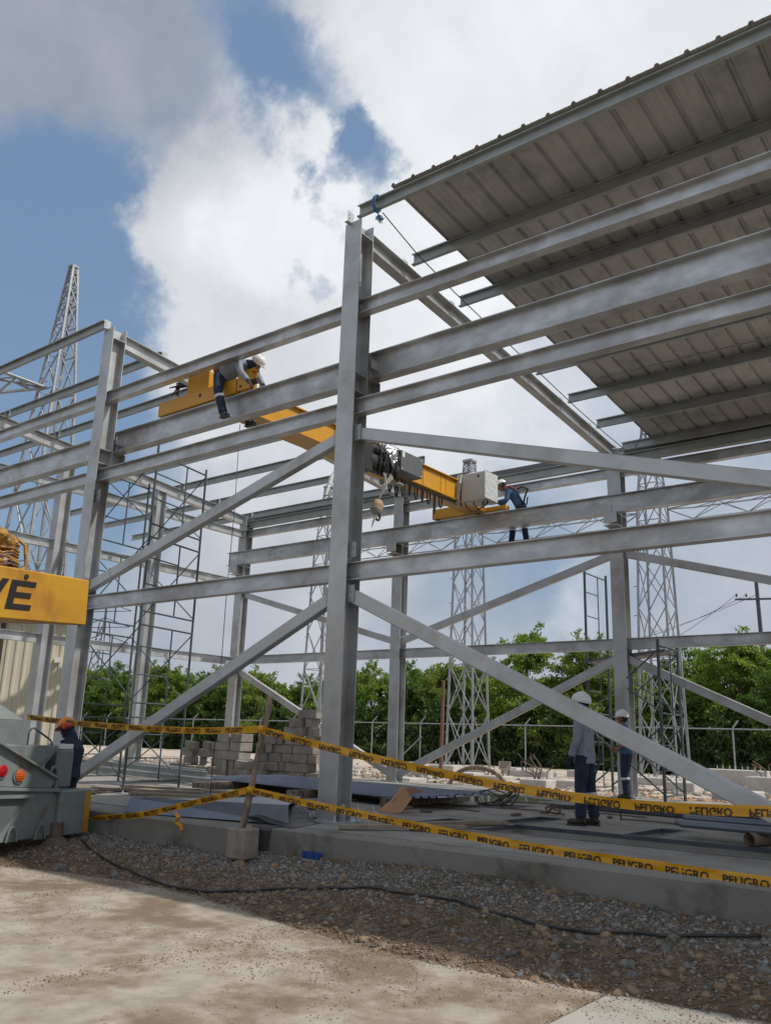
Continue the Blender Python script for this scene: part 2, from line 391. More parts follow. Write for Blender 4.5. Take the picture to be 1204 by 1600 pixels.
# end wall columns (x=-12), flanges facing the end wall
for y0 in (3.05, 5.95):
    b = MB(); b.box(-12.15, -11.85, y0-.006, y0+.006, 0, ZR(y0)-.3)
    x0, x1 = -12.145, -11.855
    b = MB(); b.box(x0, x1, y0-HB, y0-HB+.013, 0, ZR(y0)-.27).box(x0, x1, y0+HB-.013, y0+HB, 0, ZR(y0)-.27).box(-12.006, -11.994, y0-HB+.013, y0+HB-.013, 0, ZR(y0)-.27)
    c = b.build('end_wall_column', STEEL, bld)
    p = MB(); p.box(-12.25, -11.75, y0-.25, y0+.25, 0, .025); p.build('base_plate', STEELD, c)

# rafters
for x in XF:
    b = MB(); ya, yb = SD+.004, SPAN-SD-.004
    b.ibeam((x, ya, ZR(ya)-.135), (x, yb, ZR(yb)-.135), .27, .17, .012, .009)
    r = b.build('rafter', STEEL, bld)
    p = MB()
    p.box(x-.09, x+.09, SD+.0005, SD+.0035, 7.9, 8.34).box(x-.09, x+.09, SPAN-SD-.0035, SPAN-SD-.0005, 7.15, ZR(SPAN)-.02)
    split(p, 'end_plate', STEEL, r)

# purlins
PY = [-.02 + i*(SPAN+.0)/7 for i in range(8)]
def purlin(x0, x1, y, h=.19, w=.065):
    b = MB(); z = ZR(max(y, 0)) + .004 + h/2
    b.chan((x0, y, z), (x1, y, z), h, w); return b.build('purlin', PURL, bld)
for i, y in enumerate(PY):
    purlin(-18, -11.93, y); purlin(-11.9, -6.12 if i in (0, 1) else -6.1, y) if i < 4 else purlin(-11.9, (-5.3, -4.9, -4.4, -3.95)[i-4], y)
    purlin(.13, 6.1, y); purlin(6.13, 12.3, y)
# purlin clips
for x in XF:
    for i, y in enumerate(PY):
        k = MB(); z = ZR(max(y, 0))
        k.box(x-.035, x-.029, y-.075, y+.06, z+.002, z+.17).box(x-.10, x-.036, y-.075, y+.06, z+.0015, z+.008)
        k.tube((x-.04, y-.045, z+.12), (x-.015, y-.045, z+.12), .012, 6).tube((x-.04, y-.045, z+.06), (x-.015, y-.045, z+.06), .012, 6)
        k.build('purlin_clip', ZINC, bld)

# girts (long walls), W sections between the columns
def girt(x0, x1, y, zt, h=.22, w=.15, nm='girt'):
    b = MB(); b.ibeam((x0, y, zt-h/2), (x1, y, zt-h/2), h, w, .011, .008); return b.build(nm, STEELB, bld)
for i in range(4):
    a, c = XF[i]+.010, XF[i+1]-.010
    for z, h in ((7.075, .21), (5.555, .22), (3.245, .235)):
        girt(a, c, SD/2, z, h); girt(a, c, SPAN-SD/2, z, h)
for a, c in ((-18, -12.01), ):
    for z, h in ((7.075, .21), (5.555, .22), (3.245, .235)): girt(a, c, SD/2, z, h)
# end wall girts along Y
for z in (7.07, 5.53, 3.2):
    for ya, yb in ((SD+.01, 2.89), (3.21, 5.79), (6.11, SPAN-SD-.01)):
        b = MB(); b.ibeam((-12, ya, z-.11), (-12, yb, z-.11), .22, .14, .011, .008); b.build('girt', STEELB, bld)
# crane runway beams sitting on the brackets
for y in (.445, SPAN-.445):
    for i in range(5):
        xs = [-18, -12.006, -6.006, .0, 6.006, 12.3]
        x0, x1 = xs[i]+.004, xs[i+1]-.004
        if y > 5 and i == 0: continue
        if y > 5 and i == 1: x0 = -12.35
        b = MB(); b.ibeam((x0, y, 6.155), (x1, y, 6.155), .405, .19, .016, .010)
        r = b.build('crane_runway_beam', STEELB, bld)
        if y < 5:
            k = MB(); k.box(x0+.02, x0+.032, y-.09, y-.006, 5.97, 6.34).box(x0+.10, x0+.112, y-.09, y-.006, 5.97, 6.34)
            k.bar((x0+.2, SD+.002, 6.15), (x0+.2, y-.01, 6.15), .012, .14) if i != 0 else None
            k.build('stiffener_plate', STEEL, r)
# diagonal braces
def brace(p, q, w=.12, h=.17):
    b = MB(); b.bar(p, q, w, h); return b.build('brace', STEEL, bld, bevel=.010)
yb = SD/2
for xa, xb in ((0, 6), (0, -6), (-12, -6), (12, 6)):
    s = 1 if xb > xa else -1
    yy = yb - (.0 if xa == 0 else .0)
    if xa == -12:
        continue
    brace((xa+s*.03, yy, 5.09), (xb-s*.03, yy, 3.37)); brace((xa+s*.03, yy, 2.87), (xb-s*.03, yy, .10))
yf = SPAN-SD/2
for xa, xb in ((-12, -6), (0, -6), (0, 6), (12, 6)):
    s = 1 if xb > xa else -1
    brace((xa+s*.03, yf, 5.12), (xb-s*.03, yf, 3.42)); brace((xa+s*.03, yf, 2.86), (xb-s*.03, yf, .14))
for x in XF[:4]:
    for z, dz in ((5.05, .11), (2.83, .11), (.13, .10), (3.41, .10)):
        for s in (-1, 1):
            k = MB(); xa, xb = sorted((x+s*.012, x+s*.24)); k.box(xa, xb, SD/2-.078, SD/2-.066, z-dz, z+dz); g_ = k.build('gusset_plate', STEELD, bld)
            k = MB()
            for q in (.10, .19):
                for w_z in (-.04, .04): k.tube((x+s*q, SD/2-.079, z+w_z), (x+s*q, SD/2-.093, z+w_z), .013, 6)
            split(k, 'bolt', ZINC, g_)
# splice seams on braces : short wrap plates
k = MB(); k.bar((-5.22, yb, 3.60-.005), (-5.20, yb, 3.606-.005), .128, .178); k.build('splice_weld', STEELD, bld)
# gutter and eave channel on the far side
b = MB(); b.box(-12.3, 12.3, SPAN+.10, SPAN+.107, 7.30, 7.62).box(-12.3, 12.3, SPAN+.107, SPAN+.33, 7.30, 7.307).box(-12.3, 12.3, SPAN+.33, SPAN+.337, 7.30, 7.56)
b.build('gutter', DGREY, bld)
b = MB(); b.chan((-12.2, SPAN-.13, 7.27), (12.2, SPAN-.13, 7.27), .20, .07); b.build('eave_channel', PURL, bld)

# roof sheets : ribbed panels, each one metre wide, built one by one
def sheet_profile(w):
    pts = []; n = 3; x = 0
    for k in range(n):
        a = w*k/n; pts += [(a, .034 if k == 0 else 0)] if False else []
        pts += [(a, 0), (a+.018, .036), (a+.052, .036), (a+.07, 0)]
        for q in (.38, .69): 
            c = a + w/n*q+.02; pts += [(c-.012, 0), (c, .005), (c+.012, 0)]
    pts += [(w, 0), (w+.018, .038), (w+.052, .038), (w+.07, 0)]
    return pts
def roof_sheet(x0, y0, y1, dz, w=1.03, m=ROOF, nm='roof_sheet', wob=0):
    pr = sheet_profile(w); b = MB(); ny = 2; vs = []
    ys = [y0 + (y1-y0)*j/ny for j in range(ny+1)]
    zt = lambda y: 8.33 + .194 + .004 - .0893*y + dz
    for y in ys:
        for px, pz in pr: vs.append((x0+px, y, zt(y)+pz))
    n = len(pr); m2 = len(vs)
    vs += [(x, y, z-.0012-.002) for x, y, z in vs]
    fs = []
    for j in range(ny):
        for i in range(n-1):
            a = j*n+i; fs.append((a, a+1, a+n+1, a+n)); fs.append((m2+a, m2+a+n, m2+a+n+1, m2+a+1))
    for i in range(n-1):
        fs.append((i, m2+i, m2+i+1, i+1)); a = ny*n+i; fs.append((a, a+1, m2+a+1, m2+a))
    for j in range(ny):
        a = j*n; fs.append((a, a+n, m2+a+n, m2+a)); a = j*n+n-1; fs.append((a, m2+a, m2+a+n, a+n))
    b.add(vs, fs); return b.build(nm, m, bld)
x = .78; i = 0
while x < 12.2:
    ysp = PY[5]-.35
    roof_sheet(x, ysp, SPAN+.42, .0 + .004*(i % 2)); roof_sheet(x, -.13, ysp+.28, .012 + .004*(i % 2))
    x += 1.033; i += 1
k = MB()     # roof fixings
x = .78
while x < 12.1:
    for y in PY[1:]:
        for q in (0, 1/3, 2/3):
            xx = x+1.033*q+.035; z = 8.33+.19-.0893*y
            k.box(xx-.028, xx+.028, y-.01, y+.055, z+.004, z+.030)
    x += 1.033
fx = k.build('roof_closure', ZINC, bld); fx['kind'] = 'stuff'

# ------------------------------------------------------------------ blue ropes on the frame
def rope(name, pts, r, m, label, cat, group=None):
    b = MB(); b.path(pts, r, 6); o = b.build(name, m, None, True); return tag(o, label, cat, group)
def mul(*ms): pass
b = MB()
for k in range(3):
    xx = .46+.018*k
    b.path([(xx+.05*math.sin(a)*0+.0, -.055+.085*math.cos(a), 8.43+.135*math.sin(a)) for a in [i*math.pi/7 for i in range(15)]], .009, 5)
b.path([(.5, -.07, 8.30), (.53, -.09, 8.24), (.55, -.10, 8.19)], .010, 5)
RR = random.Random(4)
for i in range(16):
    b.path([(.555, -.10, 8.19), (.56+RR.uniform(-.05,.05), -.10+RR.uniform(-.04,.04), 8.14+RR.uniform(-.02,.03)), (.58+RR.uniform(-.06,.07), -.1+RR.uniform(-.05,.05), 8.09+RR.uniform(-.03,.05))], .006, 4)
tag(b.build('knotted_rope', ROPEB), 'blue rope knotted round the left end of the eave purlin with a frayed tail', 'rope')
pts = [(.56, -.02, 8.27), (.5, .9, 8.10), (.45, 2.0, 7.98), (.42, 3.6, 7.82), (.40, 5.2, 7.66), (.38, 6.6, 7.52), (.36, 8.0, 7.42), (.35, 9.2, 7.36)]
rope('life_line', pts, .009, BLACK, 'thin dark line slung under the open left edge of the roof', 'rope')
rope('tie_rope', [(.75, SPAN-.4, 7.68), (.50, SPAN-.2, 7.46), (.36, SPAN-.12, 7.34), (.34, SPAN-.18, 7.18), (.45, SPAN-.15, 7.08)], .010, ROPEB, 'blue rope tied at the far eave beside the lower rafter end', 'rope')
for x in XF:      # shear tabs with bolts where the girts meet the columns
    for zt in (7.075, 5.555, 3.245):
        for s in (-1, 1):
            if abs(x) > 6.1 : continue
            k = MB(); xa, xb = sorted((x+s*.012, x+s*.13)); k.box(xa, xb, SD/2-.013, SD/2-.0055, zt-.19, zt-.035); g_ = k.build('shear_tab', STEELD, bld)
            k = MB()
            for w_z in (-.15, -.08):  k.tube((x+s*.09, SD/2-.014, zt+w_z), (x+s*.09, SD/2-.028, zt+w_z), .012, 6)
            split(k, 'bolt', ZINC, g_)
rope('drop_wire', [(-2.81, .6, 5.95), (-2.80, .62, 4.5), (-2.81, .6, 3.2), (-2.80, .6, 1.5), (-2.82, .6, .02)], .006, BLACK, 'thin wire hanging straight down from the crane runway beside the seated rigger', 'wire')

# ------------------------------------------------------------------ bridge crane
cr = thing('bridge_crane', (-3.4, 4.7, 6.4), 'yellow single girder bridge crane being fitted between the two runway beams', 'overhead crane')
def end_carriage(y, x0, x1, boxed):
    b = MB(); b.box(x0, x1, y-.10, y+.10, 6.405, 6.66)
    e = b.build('end_carriage', YEL, cr, bevel=.006)
    k = MB()
    for xx in (x0+.12, x1-.12): k.tube((xx, y-.03, 6.46), (xx, y+.03, 6.46), .085, 16)
    split(k, 'wheel', DGREY, e)
    k = MB(); k.tube((x0+1.12, y-.104, 6.56), (x0+1.12, y-.09, 6.56), .035, 14)
    k.build('access_hole', BLACK, e)
    k = MB(); k.tube((x0+1.12, y-.102, 6.56), (x0+1.12, y-.096, 6.56), .048, 14); k.build('hole_rim', YELC, e)
    return e
end_carriage(.46, -4.72, -2.72, 0); end_carriage(SPAN-.46, -4.72, -3.30, 0)
b = MB(); b.box(-3.295, -2.6, SPAN-.55, SPAN-.38, 6.41, 6.50); b.build('carriage_nose', YEL, cr, bevel=.005)
GX0, GX1 = -3.62, -3.22; GZ0, GZ1 = 6.38+.02, 6.90
b = MB(); b.box(GX0, GX1, .58, SPAN-.58, GZ0+.02, GZ1-.02)
b.box(GX0-.05, GX1+.06, .56, SPAN-.56, GZ1-.019, GZ1+.001).box(GX0-.06, GX1+.07, .56, SPAN-.56, GZ0-.001, GZ0+.019)
g = b.build('girder', YEL, cr)
k = MB()
for y in (6.35, 7.05, 7.25, 7.65, 1.4, 2.4, 3.4, 4.2): k.box(GX1+.0005, GX1+.010, y-.006, y+.006, GZ0+.02, GZ1-.02)
split(k, 'stiffener_plate', YELC, g)
# raised seats over the end carriages
b = MB(); b.box(-3.98, -3.42, .37, .57, 6.661, 6.98); b.build('girder_seat', YEL, cr, bevel=.006)
b = MB(); b.box(-2.715, -2.40, .38, .54, 6.43, 6.72).box(-2.64, -2.34, .40, .52, 6.725, 6.78); s_ = b.build('drive_plate', YEL, cr, bevel=.008)
k = MB(); k.tube((-2.50, .370, 6.64), (-2.50, .382, 6.64), .030, 12).tube((-2.62, .370, 6.50), (-2.62, .382, 6.50), .022, 10).tube((-2.42, .45, 6.55), (-2.28, .45, 6.55), .05, 10)
k.build('drive_motor', BLACK, s_)
RR = random.Random(9); k = MB()
for i in range(9):
    a = (-4.05, .42, 6.85); k.path([a, (a[0]-.1-RR.random()*.15, a[1]-.05, a[2]+RR.uniform(-.05,.12)), (a[0]-.2-RR.random()*.15, a[1]-.08+RR.uniform(-.05,.1), a[2]+RR.uniform(-.15,.12))], .013, 5)
split(k, 'loose_cable', BLACK, cr)
# hoist trolley hung on the girder
hx = -3.12
b = MB(); b.box(hx-.02, hx+.30, 5.02, 5.78, 6.36, 6.80); h = b.build('hoist_cabinet', DGREY, cr, bevel=.012)
k = MB()
for y in (5.06, 5.74):
    for z in (6.40, 6.76): k.tube((hx+.30, y, z), (hx+.306, y, z), .016, 8)
k.box(hx+.301, hx+.304, 5.06, 5.14, 6.66, 6.78); k.build('label_plate', WHITEP, h)
b = MB(); b.tube((hx+.10, 4.05, 6.35), (hx+.10, 5.0, 6.35), .19, 18).box(hx-.1, hx+.28, 3.9, 4.12, 6.1, 6.75).box(hx-.05, hx+.25, 4.62, 5.01, 6.5, 6.82).tube((hx+.1, 4.15, 6.62), (hx+.1, 4.6, 6.62), .13, 14)
b.build('hoist_motor', BLACK, cr)
b = MB(); b.ell((hx+.22, 4.72, 6.62), (.15, .20, .27), 26, 18)
RR = random.Random(44); b.v = [(x+RR.uniform(-.02, .02), y+RR.uniform(-.02, .02), z+RR.uniform(-.02, .02)) for x, y, z in b.v]; b.build('foil_wrapping', FOIL, cr)
for q in range(8):
    k = MB(); y = 4.15+RR.random()*.8; k.path([(hx+.25, y, 6.75), (hx+.33, y+RR.uniform(-.1, .1), 6.55), (hx+.3, y+RR.uniform(-.15, .15), 6.3), (hx+.2, y+.1, 6.12)], .022, 6); k.build('motor_cable', BLACK, cr)
b = MB(); b.box(GX1+.062, GX1+.066, 3.4, 4.5, 6.46, 6.86); pl = b.build('name_plate', WHITEP, cr)
# hanging plastic sheet and hook block
RR = random.Random(3); k = MB()
for i in range(9):
    y = 4.55+RR.uniform(-.12,.35); k.path([(hx+.2, y, 6.30+RR.uniform(-.1,.1)), (hx+.26, y-.02, 6.12), (hx+.24, 4.58+RR.uniform(-.05,.05), 5.92), (hx+.18, 4.5+RR.uniform(-.02,.02), 5.66)], [.010, .020, .016, .012], 5)
k.ell((hx+.1, 4.95, 6.12), (.10, .22, .05), 12, 6).ell((hx+.1, 5.25, 6.14), (.06, .16, .04), 10, 5).ell((hx+.14, 4.66, 6.02), (.07, .12, .07), 10, 6)
k.build('plastic_wrap', DUSTF, cr)
b = MB(); b.ell((hx+.15, 4.50, 5.50), (.10, .13, .14), 14, 9); hb = b.build('hook_block', KRAFT, cr)
k = MB(); k.path([(hx+.15, 4.50+.07*math.sin(a), 5.27+.07*math.cos(a)) for a in [i*.5 for i in range(10)]], .024, 8); k.build('hook', BLACK, hb)
k = MB(); k.ell((hx+.13, 4.47, 5.46), (.12, .15, .17), 10, 7, z0=-.95, z1=.0); k.path([(hx+.15, 4.45, 5.3), (hx+.15, 4.36, 5.12), (hx+.15, 4.33, 5.02)], [.03, .02, .008], 5); k.build('plastic_cover', DUSTF, hb)
# festoon cable loops under the girder
for i in range(9):
    y = 5.2 + i*.235; dr = .34+.10*math.sin(i*2.1+.5*i*i); zt = GZ0-.06
    w2 = .075+.02*math.sin(i*3.3); k = MB(); k.path([(GX1-.05+.006*j, y+w2*math.cos(math.pi*j/10), zt-dr*math.sin(math.pi*j/10)**.6) for j in range(11)], .019, 6)
    k.build('festoon_cable', BLACK, cr)
k = MB(); k.box(GX1-.09, GX1-.03, 4.4, 8.0, GZ0-.06, GZ0-.02); k.build('festoon_track', DGREY, cr)
# wrapped electrical cabinet at the far end
b = MB(); b.box(-3.66, -2.50, 8.05, 8.62, 6.44, 6.99); 
b = MB(); b.box(-3.12, -2.50, 7.75, 8.30, 6.36, 7.02); cb = b.build('electrical_cabinet', BEIGEBOX, cr, bevel=.01)
k = MB(); k.box(-2.499, -2.47, 7.74, 8.31, 6.38, 7.05).box(-3.0, -2.47, 7.80, 8.33, 7.022, 7.05); k.build('film_wrapping', FILM, cb, bevel=.01)
k = MB(); k.tube((-2.66, 7.745, 6.93), (-2.66, 7.752, 6.93), .03, 12); k.build('cabinet_port', BLACK, cb)
RR = random.Random(8); k = MB()
for i in range(10):
    x0 = -3.14+RR.uniform(-.06,.03); k.path([(x0, 7.76, 7.03), (x0+RR.uniform(-.06,.05), 7.70, 6.8), (x0+RR.uniform(-.08,.04), 7.72, 6.55), (x0-.03, 7.70, 6.25+RR.uniform(-.05,.1))], [.03, .04, .03, .015], 5)
k.build('torn_wrapping', mat('torn_film', (.42,.38,.32), (.52,.48,.42), rough=.4, scale=12, bump=.8), cb)
k = MB()
for i, (ya, r_) in enumerate(((7.85, .30), (7.95, .22), (8.1, .12))):
    k.path([(-3.05+.27*i*.6+ r_*(1-math.cos(math.pi*j/10))*.9, 7.8+.1*i, 6.44-r_*1.15*math.sin(math.pi*j/10)) for j in range(11)], .013, 6)
split(k, 'cabinet_cable', BLACK, cb)
# long loose wrapping hanging behind the near column
rope('hanging_plastic', [(-3.0, 3.55, 6.4), (-3.0, 3.4, 6.05), (-3.02, 3.15, 5.75), (-3.0, 3.0, 5.42), (-2.98, 2.98, 5.36), (-3.0, 2.92, 5.33)], [.015, .035, .05, .04, .03, .02], FILM, 'torn clear plastic strip hanging below the crane girder left of the near column', 'plastic strip')

# ================================================================== GROUND, ROAD, SLAB
def edge_y(x):
    xs = [-30, -6, -2.3, -1.5, -.4, .6, 1.9, 2.7, 3.6, 4.8, 5.8, 9, 30]; ys = [-3.4, -3.3, -2.86, -2.58, -2.38, -2.42, -2.70, -2.86, -2.90, -2.74, -2.66, -2.7, -2.7]
    return float(np.interp(x, xs, ys))
def hsh(x, y):
    return (math.sin(x*12.9+y*4.1)+math.sin(x*5.3-y*9.7+1.3)+math.sin(x*23.1+y*17.7))*.33
def ground_z(x, y):
    if y < -.9:
        e = edge_y(x) + .018*hsh(x*.8, y*.5); z0 = -.262 + .085*math.exp(-((x-2.6)/1.5)**2)
        if y > e:
            t = min(1, max(0, (y-e)/(-1.0-e))); z = -.482 + (z0+.482)*(t**.75) + .012*hsh(x, y)
            return min(z, z0+.03)
        return -.482 - min(.12, (e-y)*.25)
    if y > 9.9: return -.33 + .03*hsh(x*.3, y*.3)
    return -.36
def grid_mesh(xs, ys, zf, name, m, kind='structure'):
    b = MB(); nx, ny = len(xs), len(ys)
    b.v = [(x, y, zf(x, y)) for y in ys for x in xs]
    b.f = [(j*nx+i, j*nx+i+1, (j+1)*nx+i+1, (j+1)*nx+i) for j in range(ny-1) for i in range(nx-1)]
    o = bpy.data.objects.new(name, b.mesh(name, m, True)); COL.objects.link(o); return tag(o, kind=kind)
xs = sorted(set([-900, -400, -200, -100, -60] + [float(v) for v in np.arange(-40, -6, 2)] + [round(float(v), 3) for v in np.arange(-6, 9.01, .08)] + [float(v) for v in np.arange(10, 40, 3)] + [60, 120, 300, 900]))
ys = sorted(set([-300, -100, -40, -14, -8, -5] + [round(float(v), 3) for v in np.arange(-3.8, -.88, .06)] + [0, 3, 6, 9] + [float(v) for v in np.arange(10, 40, 1.5)] + [45, 60, 90, 150, 400, 1500]))
grid_mesh(xs, ys, ground_z, 'ground', DIRT)
# pale rubble yard behind the building
xs2 = [float(v) for v in np.arange(-70, 30, 1.2)]; ys2 = [float(v) for v in np.arange(10.02, 37, .8)]
grid_mesh(xs2, ys2, lambda x, y: -.29 + .035*hsh(x*.7, y*.9) + .03*hsh(x*2.1, y*1.7), 'rubble_yard', DIRTR)

# road : cast concrete slabs with dirt filled joints
road = bpy.data.objects.new('road', None); COL.objects.link(road); tag(road, kind='structure'); road.location = (2, -4, -.48)
jx = [-13.5, -10.9, -8.25, -5.6, -3.0, -.42, 2.20, 4.83, 7.46, 10.1, 12.7, 15.3]
ROAD2 = mat('road_concrete_clean', (.34,.32,.28), (.40,.38,.34), rough=.95, scale=1.6, bump=.3, bscale=60, c3=(.24,.19,.14), c3scale=1.3, c3w=(.54,.72))
for i in range(len(jx)-1):
    for (ya, yb_) in ((-15.6, -9.7), (-9.68, -1.9)):
        b = MB(); b.box(jx[i]+.010, jx[i+1]-.010, ya, yb_-.0 if jx[i] < 4.8 else yb_-.28, -.62, -.486 + (.004 if jx[i] > 4.8 else 0))
        b.build('road_slab', ROAD2 if jx[i] > 4.8 else ROADM, road, bevel=.006)

# floor slab with pits and the long trench
holes = [(1.55, 13, .95, 1.95, .16), (1.14, 1.57, 2.06, 3.35, .22), (2.97, 3.3, 2.06, 3.2, .22), (4.9, 5.3, 2.06, 3.2, .22), (.55, 1.35, 1.0, 1.9, .12), (-.6, .1, 4.1, 5.2, .2), (-1.9, -1.2, 3.0, 4.2, .2)]
def slab_mesh(x0, x1, y0, y1, zt, zb, holes):
    b = MB(); X = sorted({x0, x1} | {min(max(h[k], x0), x1) for h in holes for k in (0, 1)}); Y = sorted({y0, y1} | {min(max(h[k], y0), y1) for h in holes for k in (2, 3)})
    for i in range(len(X)-1):
        for j in range(len(Y)-1):
            cx, cy = (X[i]+X[i+1])/2, (Y[j]+Y[j+1])/2; z = zt
            for h in holes:
                if h[0] < cx < h[1] and h[2] < cy < h[3]: z = -h[4]
            b.box(X[i], X[i+1], Y[j], Y[j+1], zb, z)
    bm = bmesh.new()
    me = b.mesh('t'); bm.from_mesh(me); bmesh.ops.remove_doubles(bm, verts=bm.verts, dist=1e-5)
    # drop interior double walls
    seen = {}
    for f in bm.faces: seen.setdefault(tuple(sorted(v.index for v in f.verts)), []).append(f)
    bmesh.ops.delete(bm, geom=[f for l in seen.values() if len(l) > 1 for f in l], context='FACES_ONLY')
    out = bpy.data.meshes.new('slab'); bm.to_mesh(out); bm.free(); return out
me = slab_mesh(-12.7, 14, -.62, 9.9, 0, -.6, holes); me.materials.append(CONC)
so_ = bpy.data.objects.new('floor_slab', me); COL.objects.link(so_); tag(so_, kind='structure')
b = MB(); b.box(-.20, 14, -.98, -.625, -.6, -.003); f_ = b.build('plinth', CONC2, so_, bevel=.012)
b = MB(); b.box(-18, -.225, -1.28, -.625, -.6, -.012); f_ = b.build('plinth', CONC2, so_, bevel=.015)
b = MB(); b.box(-18, -12.72, -.62, 9.9, -.6, -.004); b.build('apron', CONC, so_)
# steel angle edging round the pits
k = MB()
for h in holes[:5]:
    x0, x1, y0, y1 = h[:4]
    k.box(x0-.0, x1, y1-.006, y1+.03, -.04, .006).box(x0-.03, x0+.004, y0, y1, -.04, .006)
    if x1 < 12: k.box(x1-.004, x1+.03, y0, y1, -.04, .006)
    k.box(x0, x1, y0-.03, y0+.005, -.04, .006)
split(k, 'pit_edging', DARKST, so_)
# puddle
b = MB(); RR = random.Random(2)
pts = [(-3.2+2.7*math.cos(a)*(1+.2*RR.random()), 6.1+1.35*math.sin(a)*(1+.25*RR.random()), .004) for a in [i*2*math.pi/26 for i in range(26)]]
b.add(pts, [tuple(range(26))]); pu = b.build('puddle', MUD); tag(pu, kind='structure')

# ------------------------------------------------------------------ gravel, stones
_ico = None
def stones(name, n, region, size, m, seed, sq=(.35, .8)):
    """many small irregular stones as one mesh"""
    g = np.random.default_rng(seed)
    bm = bmesh.new(); bmesh.ops.create_icosphere(bm, subdivisions=1, radius=1); bm.verts.ensure_lookup_table()
    V0 = np.array([v.co[:] for v in bm.verts]); F0 = np.array([[v.index for v in f.verts] for f in bm.faces]); bm.free()
    k = len(V0); P = []
    while len(P) < n:
        p = region(g)
        if p is not None: P.append(p)
    P = np.array(P); s = size(g, n)
    jit = 1 + g.uniform(-.42, .34, (n, k, 1)); V = V0[None]*jit
    sc = np.stack([g.uniform(.7, 1.3, n), g.uniform(.7, 1.3, n), g.uniform(*sq, n)], 1)
    V = V*sc[:, None, :]
    a = g.uniform(0, 2*np.pi, n); tl = g.uniform(-.5, .5, n)
    ca, sa, ct, st = np.cos(a), np.sin(a), np.cos(tl), np.sin(tl)
    x, y, z = V[..., 0], V[..., 1], V[..., 2]
    y2 = y*ct[:, None] - z*st[:, None]; z2 = y*st[:, None] + z*ct[:, None]
    x3 = x*ca[:, None] - y2*sa[:, None]; y3 = x*sa[:, None] + y2*ca[:, None]
    V = np.stack([x3, y3, z2], -1)*s[:, None, None] + P[:, None, :]
    V = V.reshape(-1, 3); F = (F0[None] + (np.arange(n)*k)[:, None, None]).reshape(-1, 3)
    me = bpy.data.meshes.new(name); me.vertices.add(len(V)); me.vertices.foreach_set('co', V.ravel())
    me.loops.add(F.size); me.loops.foreach_set('vertex_index', F.ravel()); me.polygons.add(len(F))
    me.polygons.foreach_set('loop_start', np.arange(0, F.size, 3)); me.polygons.foreach_set('loop_total', np.full(len(F), 3))
    me.update(); me.validate(); me.materials.append(m)
    o = bpy.data.objects.new(name, me); COL.objects.link(o); return tag(o, kind='stuff')
def band(x0, x1, pad=0.05, f=None):
    def r(g):
        x = g.uniform(x0, x1); e = edge_y(x); y = e - pad + (-1.0-e+pad)*g.uniform(0, 1)
        if x < -.2 and y > -1.3: return None
        if f and not f(x, y, g): return None
        return (x, y, ground_z(x, y)+.002)
    return r
sz = lambda lo, hi: (lambda g, n: lo + (hi-lo)*g.uniform(0, 1, n)**2.5)
grey_zone = lambda x, y, g: g.uniform() < math.exp(-((y+1.45)/.45)**2) + .12
tan_zone = lambda x, y, g: g.uniform() < 1.1-math.exp(-((y+1.35)/.4)**2)
stones('gravel', 17000, band(-5, 6.5, f=grey_zone), sz(.005, .022), STONES[0], 1)
stones('gravel', 6500, band(-5, 6.5, f=grey_zone), sz(.007, .026), STONES[3], 2)
stones('gravel', 11000, band(-5, 6.5, f=tan_zone), sz(.003, .021), STONES[1], 3)
stones('gravel', 10000, band(-5, 6.5, f=tan_zone), sz(.004, .021), STONES[2], 4)
stones('gravel', 220, band(-4, 6.2), lambda g, n: g.uniform(.03, .055, n), STONES[1], 5)
stones('gravel', 150, band(-4, 6.2), lambda g, n: g.uniform(.03, .06, n), STONES[0], 6)
def roadreg(g):
    x = g.uniform(-3, 6.4); e = edge_y(x); y = e - abs(g.normal(0, 1.1)) - .0
    z = -.486 + (.004 if x > 4.83 else 0)
    cl = math.sin(x*2.1+y*1.3)+math.sin(x*.9-y*2.7+2)
    cl += .8*math.sin(x*5.1-y*3.3)+.7*math.sin(x*9.0+y*7.7)
    if g.uniform() > .28+.3*cl and y < e-.12: return None
    return (x, y, z+.001)
stones('road_grit', 9000, roadreg, sz(.0015, .009), STONES[1], 7)
stones('road_grit', 4500, roadreg, sz(.0015, .009), STONES[3], 8)
def jreg(g):
    j = g.choice([2.2, 4.83, -.42]); return (j+g.normal(0, .035 if j > 4 else .07), g.uniform(-6.5, -2.6), -.484)
stones('road_grit', 2600, jreg, sz(.002, .008), STONES[1], 9)
stones('rubble', 5200, lambda g: (g.uniform(-30, 6), 10.6+abs(g.normal(0, 5)), -.29), sz(.04, .12), STONES[1], 10)
stones('rubble', 3800, lambda g: (g.uniform(-30, 6), 10.6+abs(g.normal(0, 6)), -.29), sz(.04, .13), STONES[3], 12)
stones('rubble', 1500, lambda g: (g.uniform(-3, 5), 10.4+g.uniform(0, 5), -.27), sz(.04, .12), mat('brick_rubble', (.36,.20,.12), (.45,.30,.20), rough=.9), 13)

